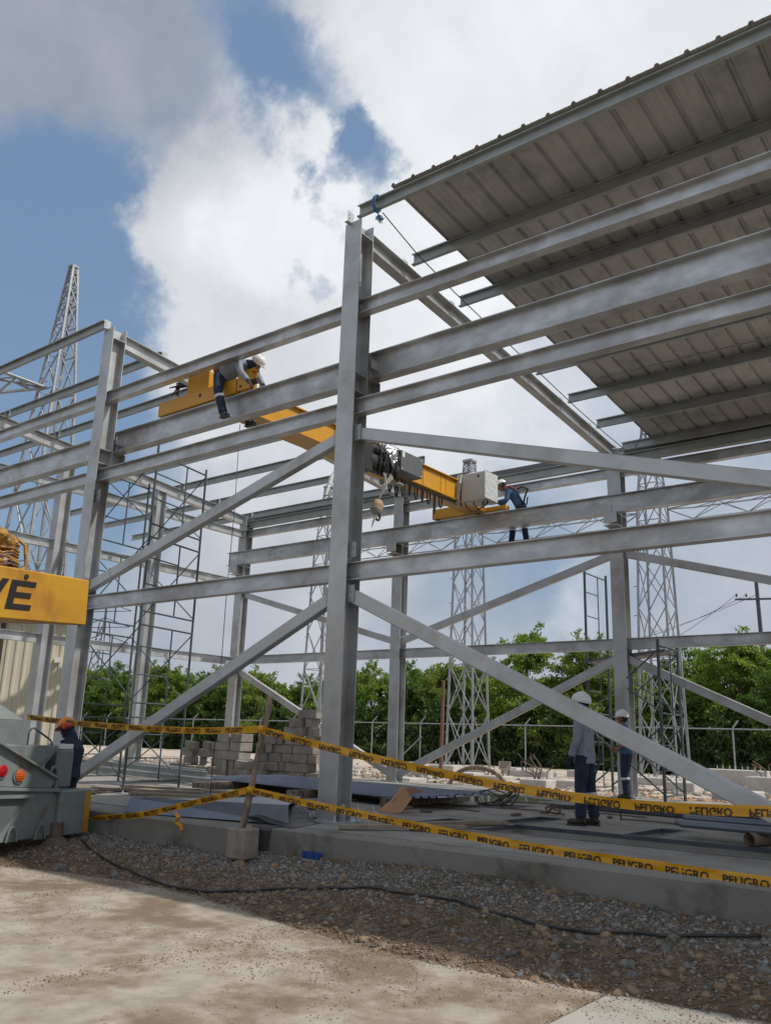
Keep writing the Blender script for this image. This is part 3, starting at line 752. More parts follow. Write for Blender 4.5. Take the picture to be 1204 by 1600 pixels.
def rock(name, loc, r, m, label, seed, sub=3, rz=0, group=None):
    bm = bmesh.new(); bmesh.ops.create_icosphere(bm, subdivisions=sub, radius=1); g = random.Random(seed)
    ph = [g.uniform(0, 6) for _ in range(9)]
    for v in bm.verts:
        c = v.co; d = 1 + .16*math.sin(2.3*c.x+ph[0])*math.sin(2.9*c.y+ph[1]) + .12*math.sin(4.1*c.z+ph[2]+c.x*3) + .07*math.sin(7*c.x+ph[3])*math.sin(8*c.y+ph[4]) + g.uniform(-.03, .03)
        c = c*d; v.co = Vector((c.x*r[0], c.y*r[1], max(c.z, -.5)*r[2]))
    me = bpy.data.meshes.new(name); bm.to_mesh(me); bm.free(); me.materials.append(m)
    o = bpy.data.objects.new(name, me); COL.objects.link(o); o.location = loc; o.rotation_euler = (0, 0, rz); return tag(o, label, 'rock', group)
rock('rock', (5.30, -1.74, -.39), (.18, .10, .055), STONES[0], 'big flat grey stone at the right edge just above the hose end', 1, rz=.3)
rock('rock', (5.0, -2.05, -.43), (.13, .09, .035), STONES[0], 'low flat grey stone lying left of the big flat one', 2, rz=.8)
rock('rock', (3.62, -1.16, -.235), (.065, .045, .04), STONES[1], 'ochre stone close to the plinth on the pale gravel', 3)
rock('rock', (4.62, -1.95, -.42), (.045, .04, .035), STONES[1], 'ochre stone beside the hose right of the grass tufts', 4)
rock('rock', (4.0, -2.2, -.45), (.06, .045, .03), STONES[0], 'grey angular stone below the middle of the hose', 5)
rock('rock', (2.15, -2.2, -.43), (.05, .04, .03), STONES[3], 'whitish stone just below the hose in the middle of the gravel', 6)
rock('rock', (1.1, -1.7, -.33), (.045, .035, .03), STONES[3], 'pale square stone above the hose left of the blue brush', 7)
rock('rock', (.25, -1.62, -.31), (.06, .05, .045), STONES[1], 'tan stone at the foot of the post base block', 8)
rock('rock', (5.1, -1.85, -.40), (.03, .025, .025), STONES[2], 'small orange stone between the two flat grey stones', 9)

# hose lying on the gravel
hp = [(-2.5, -1.7), (-1.8, -2.0), (-.9, -2.25), (-.1, -2.36), (.55, -2.40), (1.1, -2.24), (1.55, -2.06), (2.1, -1.86), (2.55, -1.88), (3.0, -1.84), (3.5, -1.92), (4.0, -1.98), (4.4, -1.86), (4.7, -1.72), (5.1, -1.5), (5.45, -1.3)]
hq = []
for i in range(len(hp)-1):
    p0, p1, p2, p3 = hp[max(i-1, 0)], hp[i], hp[i+1], hp[min(i+2, len(hp)-1)]
    for t in (0, .25, .5, .75):
        hq.append(tuple(.5*((2*p1[c]) + (-p0[c]+p2[c])*t + (2*p0[c]-5*p1[c]+4*p2[c]-p3[c])*t*t + (-p0[c]+3*p1[c]-3*p2[c]+p3[c])*t**3) for c in (0, 1)))
b = MB(); b.path([(x, y, ground_z(x, y)+.022+.006*math.sin(i*.9)) for i, (x, y) in enumerate(hq)], .0125, 7)
tag(b.build('hose', BLACK, None, True), 'black hose snaking along the gravel between road and plinth', 'hose')
# blue brush head and twigs
b = MB(); b.box(.70, .93, -1.16, -1.08, -.262, -.238); bh = thing('brush_head', (.8, -1.12, -.26), 'blue bristle broom head lying bristles up against the plinth', 'broom head')
b.build('brush_block', mat('brush_block_paint', (.30,.27,.25), rough=.7), bh); b = MB(); RR = random.Random(5)
for i in range(260):
    x, y = RR.uniform(.70, .93), RR.uniform(-1.16, -1.08); b.tube((x, y, -.238), (x+RR.uniform(-.02, .02), y+RR.uniform(-.02, .02), -.170), .0028, 3, cap=False)
o = b.build('bristles', BRUSHM, bh); o['kind'] = 'stuff'
# grass tufts
g = MB(); RR = random.Random(6)
for cx, cy in ((3.05, -1.75), (3.95, -2.15), (3.3, -2.3), (4.9, -1.75), (2.6, -1.62), (-1.0, -1.75), (-.5, -2.05), (.3, -2.1), (4.35, -2.25), (3.6, -2.1)):
    for i in range(60):
        x, y = cx+RR.gauss(0, .07), cy+RR.gauss(0, .05); z = ground_z(x, y); h = RR.uniform(.015, .055)
        dx, dy = RR.uniform(-.02, .02), RR.uniform(-.02, .02); g.add([(x-.003, y, z), (x+.003, y, z), (x+dx, y+dy, z+h)], [(0, 1, 2)])
tag(g.build('grass_tufts', GRASSM), kind='stuff')

# ================================================================== THE YARD BEHIND
peds = [(-12.96,21.57,1.17,0.06),(-13.04,24.0,1.3,-0.05),(-10.97,20.19,0.86,-0.17),(-12.2,25.6,0.78,-0.03),(-8.45,17.78,0.97,-0.08),(-10.38,23.86,1.82,-0.06),(-5.93,16.21,0.92,-0.05),(-5.1,16.9,0.87,-0.05),(-9.04,26.16,1.32,-0.01),(-4.53,22.26,1.43,-0.01),(-2.59,19.56,0.91,-0.01),(-3.07,27.01,2.35,0.28),(-0.41,21.60,1.51,0.21),(0.06,16.07,1.12,-0.03),(-11.88,18.55,0.84,-0.06),(-8.98,13.38,0.92,-0.11)]
wherep = ['with anchor bolts left of the middle tower', 'behind the left one, under the middle tower', 'low one in front of the middle tower', 'right behind the middle tower', 'in front of the tangle of rebar', 'long one topped with black cables', 'left of the pair in the mid yard', 'right of the pair in the mid yard', 'farther back behind the pair', 'under the left foot of the right tower', 'under the right foot of the right tower', 'big raised one with bolts at the right', 'large one with rebar at the right edge', 'close to the slab at the right', 'beside the rusty pole', 'small one behind the near column']
for i, (x, y, w, zt) in enumerate(peds):
    zt = max(zt, -.12); dpt = .9 if w < 1.3 else 1.0
    t = thing('foundation_pedestal', (x, y, -.33), 'grey concrete pedestal ' + wherep[i], 'pedestal', 'concrete pedestals in the rear yard')
    b = MB(); b.box(x-w/2, x+w/2, y, y+dpt, -.4, zt); b.build('block', PEDC, t, bevel=.02)
    if i in (0, 5, 11, 9, 12):
        k = MB()
        for sx in (-.3, -.1, .1, .3):
            for yy in (.15, dpt-.15): k.tube((x+sx*w, y+yy, zt), (x+sx*w, y+yy, zt+.14), .022, 5)
        split(k, 'anchor_bolt', ZINC, t)
    if i in (4, 5, 12, 6):
        RR = random.Random(40+i); k = MB()
        for q in range(7):
            x0 = x+RR.uniform(-.35, .35); hh = RR.uniform(.2, .75)
            k.path([(x0, y+.4, zt), (x0+RR.uniform(-.1, .1), y+.4, zt+hh*.5), (x0+RR.uniform(-.45, .45), y+.4+RR.uniform(-.3, .3), zt+hh)], .018, 5)
        split(k, 'rebar', RUST if i != 5 else BLACK, t)
# cable arcs / conduit stubs in the yard
RR = random.Random(21)
for i, (x, y, lab) in enumerate(((-5.9, 13.0, 'large rusty half ring standing in front of the pair of pedestals'),)):
    b = MB(); b.path([(x+.95*math.cos(a), y, -.3+.62*math.sin(a)) for a in [j*math.pi/16 for j in range(17)]], .06, 8)
    tag(b.build('pipe_arch', WOOD), lab, 'pipe')
t = thing('site_sign', (-9.1, 20, -.3), 'small pale notice board on a short stake in the rear yard', 'sign')
b = MB(); b.box(-9.36, -8.86, 20, 20.02, .07, .36); b.build('board', mat('board_pale', (.40,.36,.30), rough=.8), t); b = MB(); b.box(-8.98, -8.93, 20.021, 20.06, -.35, .2); b.build('stake', RUST, t)
k = MB()
for i in range(3): k.box(-9.30, -8.92-.06*i, 19.994, 19.999, .29-.075*i, .31-.075*i)
split(k, 'text_line', BLKP, t)
b = MB(); b.tube((-11.9, 20, -.35), (-11.9, 20.1, 3.3), .085, 8, .06); tag(b.build('rusty_pole', RUST), 'rusty brown pole standing left of the middle lattice tower', 'pole')

# lattice towers
def tower(x, y, zb, H, s0, s1, s2, zbeam, label, rot=0, lw=.085, steps=None, name='lattice_tower'):
    """s0 half width at base, s1 at beam level, s2 at top"""
    t = thing(name, (x, y, zb), label, 'lattice tower', 'substation lattice towers')
    c, s = math.cos(rot), math.sin(rot)
    def hw(z): return s0+(s1-s0)*(z-zb)/(zbeam-zb) if z < zbeam else s1+(s2-s1)*(z-zbeam)/(H-zbeam)
    def P(k, z):
        h = hw(z); dx, dy = ((-h, -h), (h, -h), (h, h), (-h, h))[k % 4]; return (x+dx*c-dy*s, y+dx*s+dy*c, z)
    for k in range(4):
        b = MB(); b.bar(P(k, zb), P(k, zbeam), lw, lw); b.bar(P(k, zbeam), P(k, H), lw*.8, lw*.8)
        o = b.build('leg', TUBEW, t)
    zs = [zb]; 
    while zs[-1] < H-.3: zs.append(zs[-1] + max(.8, 3.3*hw(zs[-1])))
    zs[-1] = H
    for i in range(len(zs)-1):
        for k in range(4):
            f = MB(); f.bar(P(k, zs[i]), P(k+1, zs[i+1]), lw*.42, lw*.42); f.build('bracing', TUBEW, t)
            f = MB(); f.bar(P(k+1, zs[i]), P(k, zs[i+1]), lw*.42, lw*.42); f.build('bracing', TUBEW, t)
            if i % 3 == 2 or zs[i] > zbeam: f = MB(); f.bar(P(k, zs[i]), P(k+1, zs[i]), lw*.42, lw*.42); f.build('strut', TUBEW, t)
    b = MB(); h = hw(H)+.06; b.box(x-h, x+h, y-h, y+h, H, H+.12); b.build('cap_plate', TUBEW, t)
    k = MB(); z = zb+1.5
    while z < H-2: p = P(0, z); k.bar(p, (p[0]-.2, p[1], p[2]), .03, .03); z += 1.2
    o = k.build('step_bolt', TUBEW, t); o['kind'] = 'stuff'
    return t
tower(-14.7, 26.3, -.1, 14.5, .72, .48, .2, 10.7, 'middle lattice tower, seen between the near and right columns')
tower(-5.4, 26.0, -.1, 14.8, .72, .48, .2, 10.7, 'lattice tower behind the right scaffold, its top hidden by the roof')
tower(-24.0, 26.3, -.1, 14.6, .72, .48, .2, 10.7, 'lattice tower left of the near column, behind the block piles')
tower(-28.1, 11.5, -.3, 22.7, 1.35, .62, .13, 15.6, 'tall tapering lattice tower rising above everything at the far left', rot=.1, lw=.12)
def truss_beam(p, q, d, w, label, n, lw=.07, taper=.08):
    p, q = Vector(p), Vector(q); t = thing('truss_beam', p, label, 'truss beam', 'substation truss beams'); D = (q-p); L_ = D.length; u = D.normalized()
    sd = u.cross(Vector((0,0,1))).normalized()
    def pt(f, k):
        s = min(1, f/taper, (1-f)/taper) if taper else 1; a = p+D*f
        return a + sd*(w/2*s*(1 if k else -1)*(1 if k < 2 else 0)) if k < 2 else a - Vector((0,0,d*s))
    N_ = n; top = [[pt(i/N_, k) for i in range(N_+1)] for k in (0, 1)]; bot = [pt(i/N_, 2) for i in range(N_+1)]
    for ch in (top[0], top[1], bot):
        b = MB(); b.path(ch, lw*.55, 6); b.build('chord', TUBEW, t)
    k = MB()
    for i in range(N_):
        for a in (top[0], top[1]):
            k.bar(a[i], bot[i+1], lw*.5, lw*.5) if i % 2 == 0 else k.bar(bot[i], a[i+1], lw*.5, lw*.5)
        k.bar(top[0][i], top[1][i+1], lw*.45, lw*.45)
    split(k, 'web_bar', TUBEW, t); return t
truss_beam((-14.1, 26.2, 10.75), (-6.0, 26.1, 10.65), .55, .6, 'truss beam running from the middle tower to the right tower', 8, lw=.055)
truss_beam((-23.5, 26.3, 10.85), (-15.3, 26.3, 10.75), .55, .6, 'truss beam running from the left tower to the middle tower', 8, lw=.055)
truss_beam((-4.8, 26.0, 10.65), (6.0, 26.0, 10.65), .55, .6, 'truss beam leaving the right tower towards the right', 10, lw=.055)
truss_beam((-28.0, 10.9, 16.2), (-31.0, 2.0, 16.6), 1.0, 1.2, 'wide truss arm leaving the tall left tower towards the frame edge', 14, lw=.13, taper=.25)

# far pylon and utility pole
t = thing('transmission_pylon', (-226, 150, -.3), 'distant thin transmission pylon seen low behind the left scaffold', 'pylon')
k = MB(); px_, py_ = -228, 150
for sx, sy in ((-4,-4),(4,-4),(4,4),(-4,4)): k.bar((px_+sx, py_+sy, 0), (px_+sx*.25, py_+sy*.25, 34), .3, .3)
for z in (27, 32, 37): k.bar((px_-9, py_-3, z), (px_+9, py_+3, z), .22, .22); k.bar((px_-9, py_-3, z), (px_, py_, z+3), .22, .22); k.bar((px_+9, py_+3, z), (px_, py_, z+3), .22, .22)
k.bar((px_, py_, 30), (px_, py_, 42), .5, .5)
for i in range(9):
    z = i*3.6; a = 4-3*z/34; b_ = 4-3*(z+3.6)/34
    k.bar((px_-a, py_-a, z), (px_+b_, py_-b_, z+3.6), .22, .22); k.bar((px_+a, py_-a, z), (px_-b_, py_-b_, z+3.6), .22, .22)
split(k, 'lattice_bar', DGREY, t)
t = thing('utility_pole', (-10.1, 60, -.3), 'dark utility pole with a cross arm beyond the trees at the right edge', 'utility pole')
b = MB(); b.tube((-10.1, 60, -.3), (-10.25, 60, 13.6), .2, 8, .14); b.build('pole', DARKST, t)
b = MB(); b.bar((-11.6, 59, 12.1), (-8.6, 61, 12.25), .14, .14); b.build('cross_arm', DARKST, t)
for x, y in ((-11.5, 59.07), (-10.9, 59.47), (-9.0, 60.73)):
    b = MB(); b.tube((x, y, 12.3), (x, y, 12.55), .07, 6); b.build('insulator', DARKST, t)
for j, (xe, ye, ze) in enumerate(((-16.8, 55, 8.0), (-17.5, 56, 9.2), (-30, 90, 14))):
    rope('overhead_wire', sag((-11.5+.6*j, 59.1+.4*j, 12.5), (xe, ye, ze), .25, 8), .02, DARKST, ['lowest', 'middle', 'highest'][j] + ' of the three thin wires running left from the cross arm', 'wire', 'wires from the utility pole')

# cream clad shed behind the mobile crane
d = Vector((-.845, .535, 0)); fcd = Vector((-.535, -.845, 0)); c0 = Vector((-15.5, 5.9, -.36))
t = thing('cream_shed', c0, 'cream ribbed metal shed behind the mobile crane at the left', 'shed')
def fr(a, b_, z): return tuple(c0 + fcd*a + d*b_ + Vector((0, 0, z)))
w_ = MB(); pr = []; a = 0
while a < 9: pr += [(a, 0), (a+.12, 0), (a+.14, -.03), (a+.20, -.03), (a+.22, 0)]; a += .24
vs = [fr(p, q, 0) for p, q in pr] + [fr(p, q, 4.4) for p, q in pr]; n = len(pr)
w_.add(vs, [(i, i+1, n+i+1, n+i) for i in range(n-1)]); w_.build('cladding', CREAM, t)
w_ = MB(); w_.hexa([fr(9, .02, 0), fr(0, .02, 0), fr(0, 6, 0), fr(9, 6, 0), fr(9, .02, 4.4), fr(0, .02, 4.4), fr(0, 6, 4.4), fr(9, 6, 4.4)]); w_.build('shed_body', CREAM, t)
w_ = MB(); w_.hexa([fr(9.2, -.2, 4.42), fr(-.15, -.2, 4.42), fr(-.15, 6.2, 4.42), fr(9.2, 6.2, 4.42), fr(9.2, -.2, 4.52), fr(-.15, -.2, 4.52), fr(-.15, 6.2, 4.9), fr(9.2, 6.2, 4.9)]); w_.build('roof', STEELD, t)
for a in (1.75, 3.3):
    w_ = MB(); w_.hexa([fr(a+.13, -.06, 0), fr(a, -.06, 0), fr(a, -.031, 0), fr(a+.13, -.031, 0), fr(a+.13, -.06, 4.38), fr(a, -.06, 4.38), fr(a, -.031, 4.38), fr(a+.13, -.031, 4.38)]); w_.build('downpipe', mat('maroon_paint', (.07,.03,.025), rough=.6) if a < 2 else MATS['maroon_paint'], t)
w_ = MB(); w_.hexa([fr(.33, -.16, 3.2), fr(.18, -.16, 3.2), fr(.18, -.02, 3.2), fr(.33, -.02, 3.2), fr(.33, -.16, 3.35), fr(.18, -.16, 3.35), fr(.18, -.02, 3.35), fr(.33, -.02, 3.35)]); w_.build('wall_lamp', WHITEP, t)

# boundary fence
fn = thing('boundary_fence', (-25, 35, -.4), 'galvanised chain link fence with bent top posts in front of the trees', 'fence')
fx_ = [-66, -62.7, -58.6, -55.2, -51.5, -48, -44.4, -40.9, -37.3, -34.3, -31, -27.3, -23.6, -20, -16.5, -12.8, -9.1, -5.4, -1.7, 2, 5.7]
for x in fx_:
    b = MB(); b.tube((x, 35, -.4), (x, 35, 2.02), .045, 7); p = b.build('post', WHITEP if False else TUBEW, fn)
    b = MB(); b.tube((x, 35, 2.02), (x+.22, 35.2, 2.38), .04, 6); b.build('outrigger_arm', TUBEW, p)
for i in range(len(fx_)-1):
    b = MB(); b.tube((fx_[i], 35, 1.98), (fx_[i+1], 35, 1.98), .038, 6); b.build('top_rail', TUBEW, fn)
b = MB(); b.tube((-23.5, 35, 1.2), (-25.1, 34.6, -.3), .04, 6); b.build('brace_tube', TUBEW, fn)
b = MB(); xx = -66.
while xx < 5.7:
    for s in (-1, 1): b.add([(xx, 35, -.3), (xx+.0015, 35, -.3), (xx+s*.9+.0015, 35, 1.95), (xx+s*.9, 35, 1.95)], [(0, 1, 2, 3)])
    xx += .30
o = b.build('chain_link', STEELD, fn); o['kind'] = 'stuff'

# ================================================================== TREES
def crown_mesh(name, seed, rx, ry, h, m, nb=150, nl=75, leaf=(.10, .22), up=.3, spiky=.25, dens=1):
    """leaf-sized quads strung along many branchlets that leave lumpy clumps"""
    g = np.random.default_rng(seed); P = []; Dd = []
    nc = 15; C_ = []
    for i in range(nc):
        a = g.uniform(0, 2*np.pi); q = g.uniform(.15, .95)**.6; zz = g.uniform(.12, .92)
        w = math.sin(min(1, (1.06-zz)*1.5)*math.pi/2)
        C_.append((rx*q*w*math.cos(a), ry*q*w*math.sin(a), h*zz, g.uniform(.75, 1.3)))
    for b_ in range(nb):
        cx, cy, cz, cr_ = C_[g.integers(nc)]
        d = g.normal(0, 1, 3); d[2] += up; d /= np.linalg.norm(d)
        L_ = cr_*g.uniform(.7, 1.25)
        if g.uniform() < spiky*.35 and d[2] > 0: L_ *= 1.7
        t = np.sqrt(g.uniform(.05, 1, nl)); side = np.cross(d, [0, 0, 1.]); side /= (np.linalg.norm(side)+1e-6)
        p = np.array([cx, cy, cz]) + d*t[:, None]*L_ + side*(g.normal(0, .13, nl)[:, None])*cr_ + g.normal(0, .07, (nl, 3)) - np.array([0, 0, 1])*(t[:, None]**2)*.22*L_
        P.append(p); Dd.append(np.repeat(d[None], nl, 0))
    P = np.concatenate(P); Dd = np.concatenate(Dd); n = len(P)
    keep = P[:, 2] > .05; P, Dd = P[keep], Dd[keep]; n = len(P)
    ax = Dd + g.normal(0, .8, (n, 3)); ax /= np.linalg.norm(ax, axis=1)[:, None]
    nr = g.normal(0, 1, (n, 3)); nr[:, 2] += .6; sd = np.cross(ax, nr); sd /= np.linalg.norm(sd, axis=1)[:, None]
    l = g.uniform(leaf[0], leaf[1], n)[:, None]; w = l*.32
    A = P; B = P+ax*l*.5+sd*w; Cc = P+ax*l; D_ = P+ax*l*.5-sd*w
    V = np.stack([A, B, Cc, D_], 1).reshape(-1, 3); F = np.arange(4*n)
    me = bpy.data.meshes.new(name); me.vertices.add(4*n); me.vertices.foreach_set('co', V.ravel()); me.loops.add(4*n)
    me.loops.foreach_set('vertex_index', F); me.polygons.add(n); me.polygons.foreach_set('loop_start', np.arange(0, 4*n, 4)); me.polygons.foreach_set('loop_total', np.full(n, 4))
    me.update(); me.materials.append(m); return me, C_
def trunk_mesh(C_, h, seed):
    g = random.Random(seed); b = MB(); b.path([(0, 0, -.3), (g.uniform(-.1, .1), 0, h*.2), (g.uniform(-.2, .2), 0, h*.4)], [.2, .16, .12], 8)
    for i, (x, y, z, r_) in enumerate(C_):
        z0 = min(h*.38, z*.6); b.path([(0, 0, z0*.7), (x*.4, y*.4, z0+(z-z0)*.55), (x, y, z+r_*.4)], [.09, .05, .015], 5)
    return b.mesh('trunk', BARK, True)
VAR = []
for i, (rx, ry, h, li, sp) in enumerate(((2.6, 2.2, 6.2, 0, .3), (2.9, 2.3, 6.6, 1, .2), (2.4, 2.0, 7.0, 0, .6), (2.8, 2.2, 6.0, 2, .25), (2.2, 2.0, 7.2, 1, .8))):
    me, C_ = crown_mesh('crown', 30+i, rx, ry, h, LEAF[li], nb=250, nl=95, spiky=sp, leaf=(.09, .19)); VAR.append((me, trunk_mesh(C_, h, i), h+.9))
top = [(-66, 6.9), (-60, 7.0), (-54.7, 7.2), (-48.7, 6.7), (-43.4, 6.3), (-39.8, 6.2), (-35.2, 6.4), (-31.6, 6.5), (-28.2, 7.0), (-25, 7.1), (-22, 7.3), (-18.7, 7.9), (-15.7, 8.0), (-13.2, 7.4), (-10.9, 6.8), (-9, 7.4), (-7.2, 7.6), (-5.3, 6.9), (-3.5, 6.2), (0, 6.2), (4, 6.5), (8, 6.5)]
tx = [a for a, _ in top]; tz = [b for _, b in top]
RR = random.Random(77); x = -70; k = 0
adjs = ['bright green bushy tree', 'dark green dense tree', 'tall yellowish green tree with loose twigs', 'olive green rounded tree', 'tall dark tree with upright twigs']
def where_tree(x):
    for lim, s in ((-50, 'behind the left scaffold'), (-38, 'left of the near column'), (-27, 'behind the near column'), (-17, 'behind the middle lattice tower'), (-10, 'left of the right scaffold'), (-4, 'behind the right lattice tower'), (99, 'near the right edge')):
        if x < lim: return s
while x < 9:
    v = [0, 3, 1, 0, 2, 1, 3, 4][k % 8] if x < -14 else [1, 4, 1, 3, 2, 1, 0][k % 7]
    if x < -45: v = [0, 3, 0, 1][k % 4]
    ztop = float(np.interp(x, tx, tz)); me, tm, hh = VAR[v]; y = 39.5+RR.uniform(-1, 1.6)
    t = thing('tree', (x, y, -.4), adjs[v] + ', %s from the left, ' % ('first second third fourth fifth sixth seventh eighth ninth tenth eleventh twelfth thirteenth fourteenth fifteenth sixteenth seventeenth eighteenth nineteenth twentieth 21st 22nd 23rd 24th 25th 26th 27th 28th 29th 30th 31st 32nd'.split()[k]) + where_tree(x), 'tree', 'trees beyond the boundary fence')
    s = (ztop+.4)/hh*RR.uniform(.95, 1.08); t.scale = (1.0*s, 1.0*s, s); t.rotation_euler = (0, 0, RR.uniform(0, 6.28))
    for nm, mm in (('crown', me), ('trunk', tm)):
        o = bpy.data.objects.new(nm, mm); COL.objects.link(o); o.parent = t
    x += RR.uniform(2.7, 3.5); k += 1
# second, lower belt with shade in its leaf colour that closes the wood, read as one mass
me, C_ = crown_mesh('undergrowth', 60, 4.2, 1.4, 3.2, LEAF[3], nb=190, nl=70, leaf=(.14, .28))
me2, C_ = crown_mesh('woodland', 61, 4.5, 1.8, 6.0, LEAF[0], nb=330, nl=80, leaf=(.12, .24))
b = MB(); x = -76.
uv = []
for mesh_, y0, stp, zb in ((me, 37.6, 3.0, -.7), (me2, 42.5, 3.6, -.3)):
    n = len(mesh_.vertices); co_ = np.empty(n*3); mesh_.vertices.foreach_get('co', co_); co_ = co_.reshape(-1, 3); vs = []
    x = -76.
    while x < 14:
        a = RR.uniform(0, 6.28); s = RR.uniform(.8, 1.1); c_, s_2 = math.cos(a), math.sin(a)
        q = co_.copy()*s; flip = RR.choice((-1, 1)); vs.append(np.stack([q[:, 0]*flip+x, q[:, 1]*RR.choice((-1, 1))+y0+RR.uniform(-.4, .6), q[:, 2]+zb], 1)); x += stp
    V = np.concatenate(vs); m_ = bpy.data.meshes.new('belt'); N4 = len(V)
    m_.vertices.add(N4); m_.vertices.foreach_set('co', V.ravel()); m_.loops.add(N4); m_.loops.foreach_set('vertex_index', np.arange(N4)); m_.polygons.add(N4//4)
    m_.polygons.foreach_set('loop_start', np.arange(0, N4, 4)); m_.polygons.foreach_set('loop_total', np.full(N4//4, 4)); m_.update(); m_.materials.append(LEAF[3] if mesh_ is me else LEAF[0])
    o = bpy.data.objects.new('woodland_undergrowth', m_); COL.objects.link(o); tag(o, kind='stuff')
# earth bank under the wood
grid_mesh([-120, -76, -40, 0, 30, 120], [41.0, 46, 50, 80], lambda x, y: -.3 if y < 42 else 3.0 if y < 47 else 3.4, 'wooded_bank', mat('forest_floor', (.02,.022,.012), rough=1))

# ================================================================== CONCRETE BLOCKS
blk = {}
def block(x, y, z, w, d, h, rz, label, group, m=BLOCKM, tilt=0):
    key = (round(w, 2), round(d, 2), round(h, 2), m.name)
    if key not in blk:
        b = MB(); b.box(-w/2, w/2, -d/2, d/2, 0, h); me = b.mesh('concrete_block', m)
        bm = bmesh.new(); bm.from_mesh(me); bmesh.ops.recalc_face_normals(bm, faces=bm.faces); bmesh.ops.bevel(bm, geom=bm.edges, offset=.009, segments=1, affect='EDGES')
        bm.to_mesh(me); bm.free(); blk[key] = me
    o = bpy.data.objects.new('concrete_block', blk[key]); COL.objects.link(o); o.location = (x, y, z); o.rotation_euler = (0, tilt, rz)
    return tag(o, label, 'concrete block', group)
RR = random.Random(15)
ordn = ['bottom', 'second', 'third', 'fourth', 'fifth', 'sixth', 'seventh', 'top']
# left stack: two columns of blocks, standing ones at the bottom
gx, gy = -9.35, 6.7
for c in range(4):
    block(gx+c*.205+(.05 if c > 1 else 0), gy+RR.uniform(-.03, .03), .0, .19, .39, .40, RR.uniform(-.05, .05), 'upright block number %s from the left at the foot of the left stack' % ['one', 'two', 'three', 'four'][c], 'blocks of the left stack', BLOCKM2 if c % 2 else BLOCKM)
for r_ in range(3):
    for c in range(2):
        block(gx+.12+c*.44+RR.uniform(-.03, .03), gy+RR.uniform(-.03, .03), .405+r_*.21, .40, .39, .20, RR.uniform(-.12, .12), 'wide block, %s course above the upright ones, %s side of the left stack' % (['lowest', 'middle', 'top'][r_], ['left', 'right'][c]), 'blocks of the left stack', RR.choice((BLOCKM, BLOCKM2)), tilt=RR.uniform(-.05, .05) if r_ else 0)
# right stack: seven courses, stepped on top
x0, y0 = -8.2, 6.9
rows = [(0, 7), (0, 7), (.0, 7), (.0, 7), (.0, 7), (.75, 7), (1.0, 4)]
for r_, (off, cnt) in enumerate(((0, 6), (0, 6), (0, 6), (0, 6), (.1, 6), (.75, 4), (.85, 3), (1.1, 1))):
    x = x0+off+(.0 if r_ % 2 else .07); c = 0
    while x < x0+1.50 and c < cnt+3:
        w = RR.choice((.19, .39, .39, .24)); 
        if r_ >= 6 and c >= (3 if r_ == 6 else 2): break
        z = r_*.203; yy = y0 + RR.uniform(-.06, .06) + (x-x0)*.12
        if not (r_ in (3, 4) and RR.random() < .12):
            block(x+w/2, yy, z, w-.006, .39, .197, RR.uniform(-.10, .10)+.1, 'block in the %s course of the right stack, %s from its left end' % (['lowest', 'second', 'third', 'fourth', 'fifth', 'sixth', 'seventh', 'topmost'][r_], ['first', 'second', 'third', 'fourth', 'fifth', 'sixth', 'seventh', 'eighth', 'ninth', 'tenth'][c]), 'blocks of the right stack', RR.choice((BLOCKM, BLOCKM, BLOCKM2)))
        x += w+.004; c += 1
for i, (x, y, z, rz) in enumerate(((-8.35, 6.35, 0, .3), (-8.0, 6.2, 0, -.2), (-7.72, 6.3, 0, .1), (-7.75, 6.28, .2, .35), (-8.3, 6.4, .2, .5))):
    block(x, y, z, .39, .19, .197, rz, ['broken block leaning at the left foot of the right stack', 'dark block in front of the right stack', 'block lying before the right stack behind the post', 'tilted broken block on the front pair of the right stack', 'pale chipped block between the two stacks'][i], 'loose blocks before the stacks', BLOCKM2 if i in (1, 4) else BLOCKM, tilt=.12 if i > 2 else 0)
# loose heap further left, seen through the scaffold
hx, hy = -12.2, 7.6
lab = ['back of the heap', 'left of the heap', 'middle of the heap', 'right end of the heap']
cnt = 0
for r_ in range(4):
    for c in range(8-r_*2+(r_ > 0)):
        x = hx+.25*r_+c*.43+RR.uniform(-.08, .08); y = hy+RR.uniform(-.3, .3)
        block(x, y, r_*.2, .39, .19, .19, RR.uniform(-.9, .9), '%s block of the heap behind the left scaffold, place %s from the left' % (ordn[r_], ['one', 'two', 'three', 'four', 'five', 'six', 'seven', 'eight'][c]), 'loose blocks in the heap behind the left scaffold', RR.choice((BLOCKM, BLOCKM2)), tilt=RR.uniform(-.15, .15) if r_ else 0); cnt += 1
for i in range(3):
    block(-10.6+.02*i, 7.7, i*.2, .39, .3, .195, .1*i, '%s block of the short straight pile right of the heap' % ordn[i], 'blocks of the short pile', BLOCKM2)
for i in range(5):
    block(-10.75+i*.36, 6.9+.05*i, 0, .34, .19, .195, .05, 'single block, %s of five in the low row beside the left stack' % ['first', 'second', 'third', 'fourth', 'fifth'][i], 'blocks of the low row', BLOCKM)

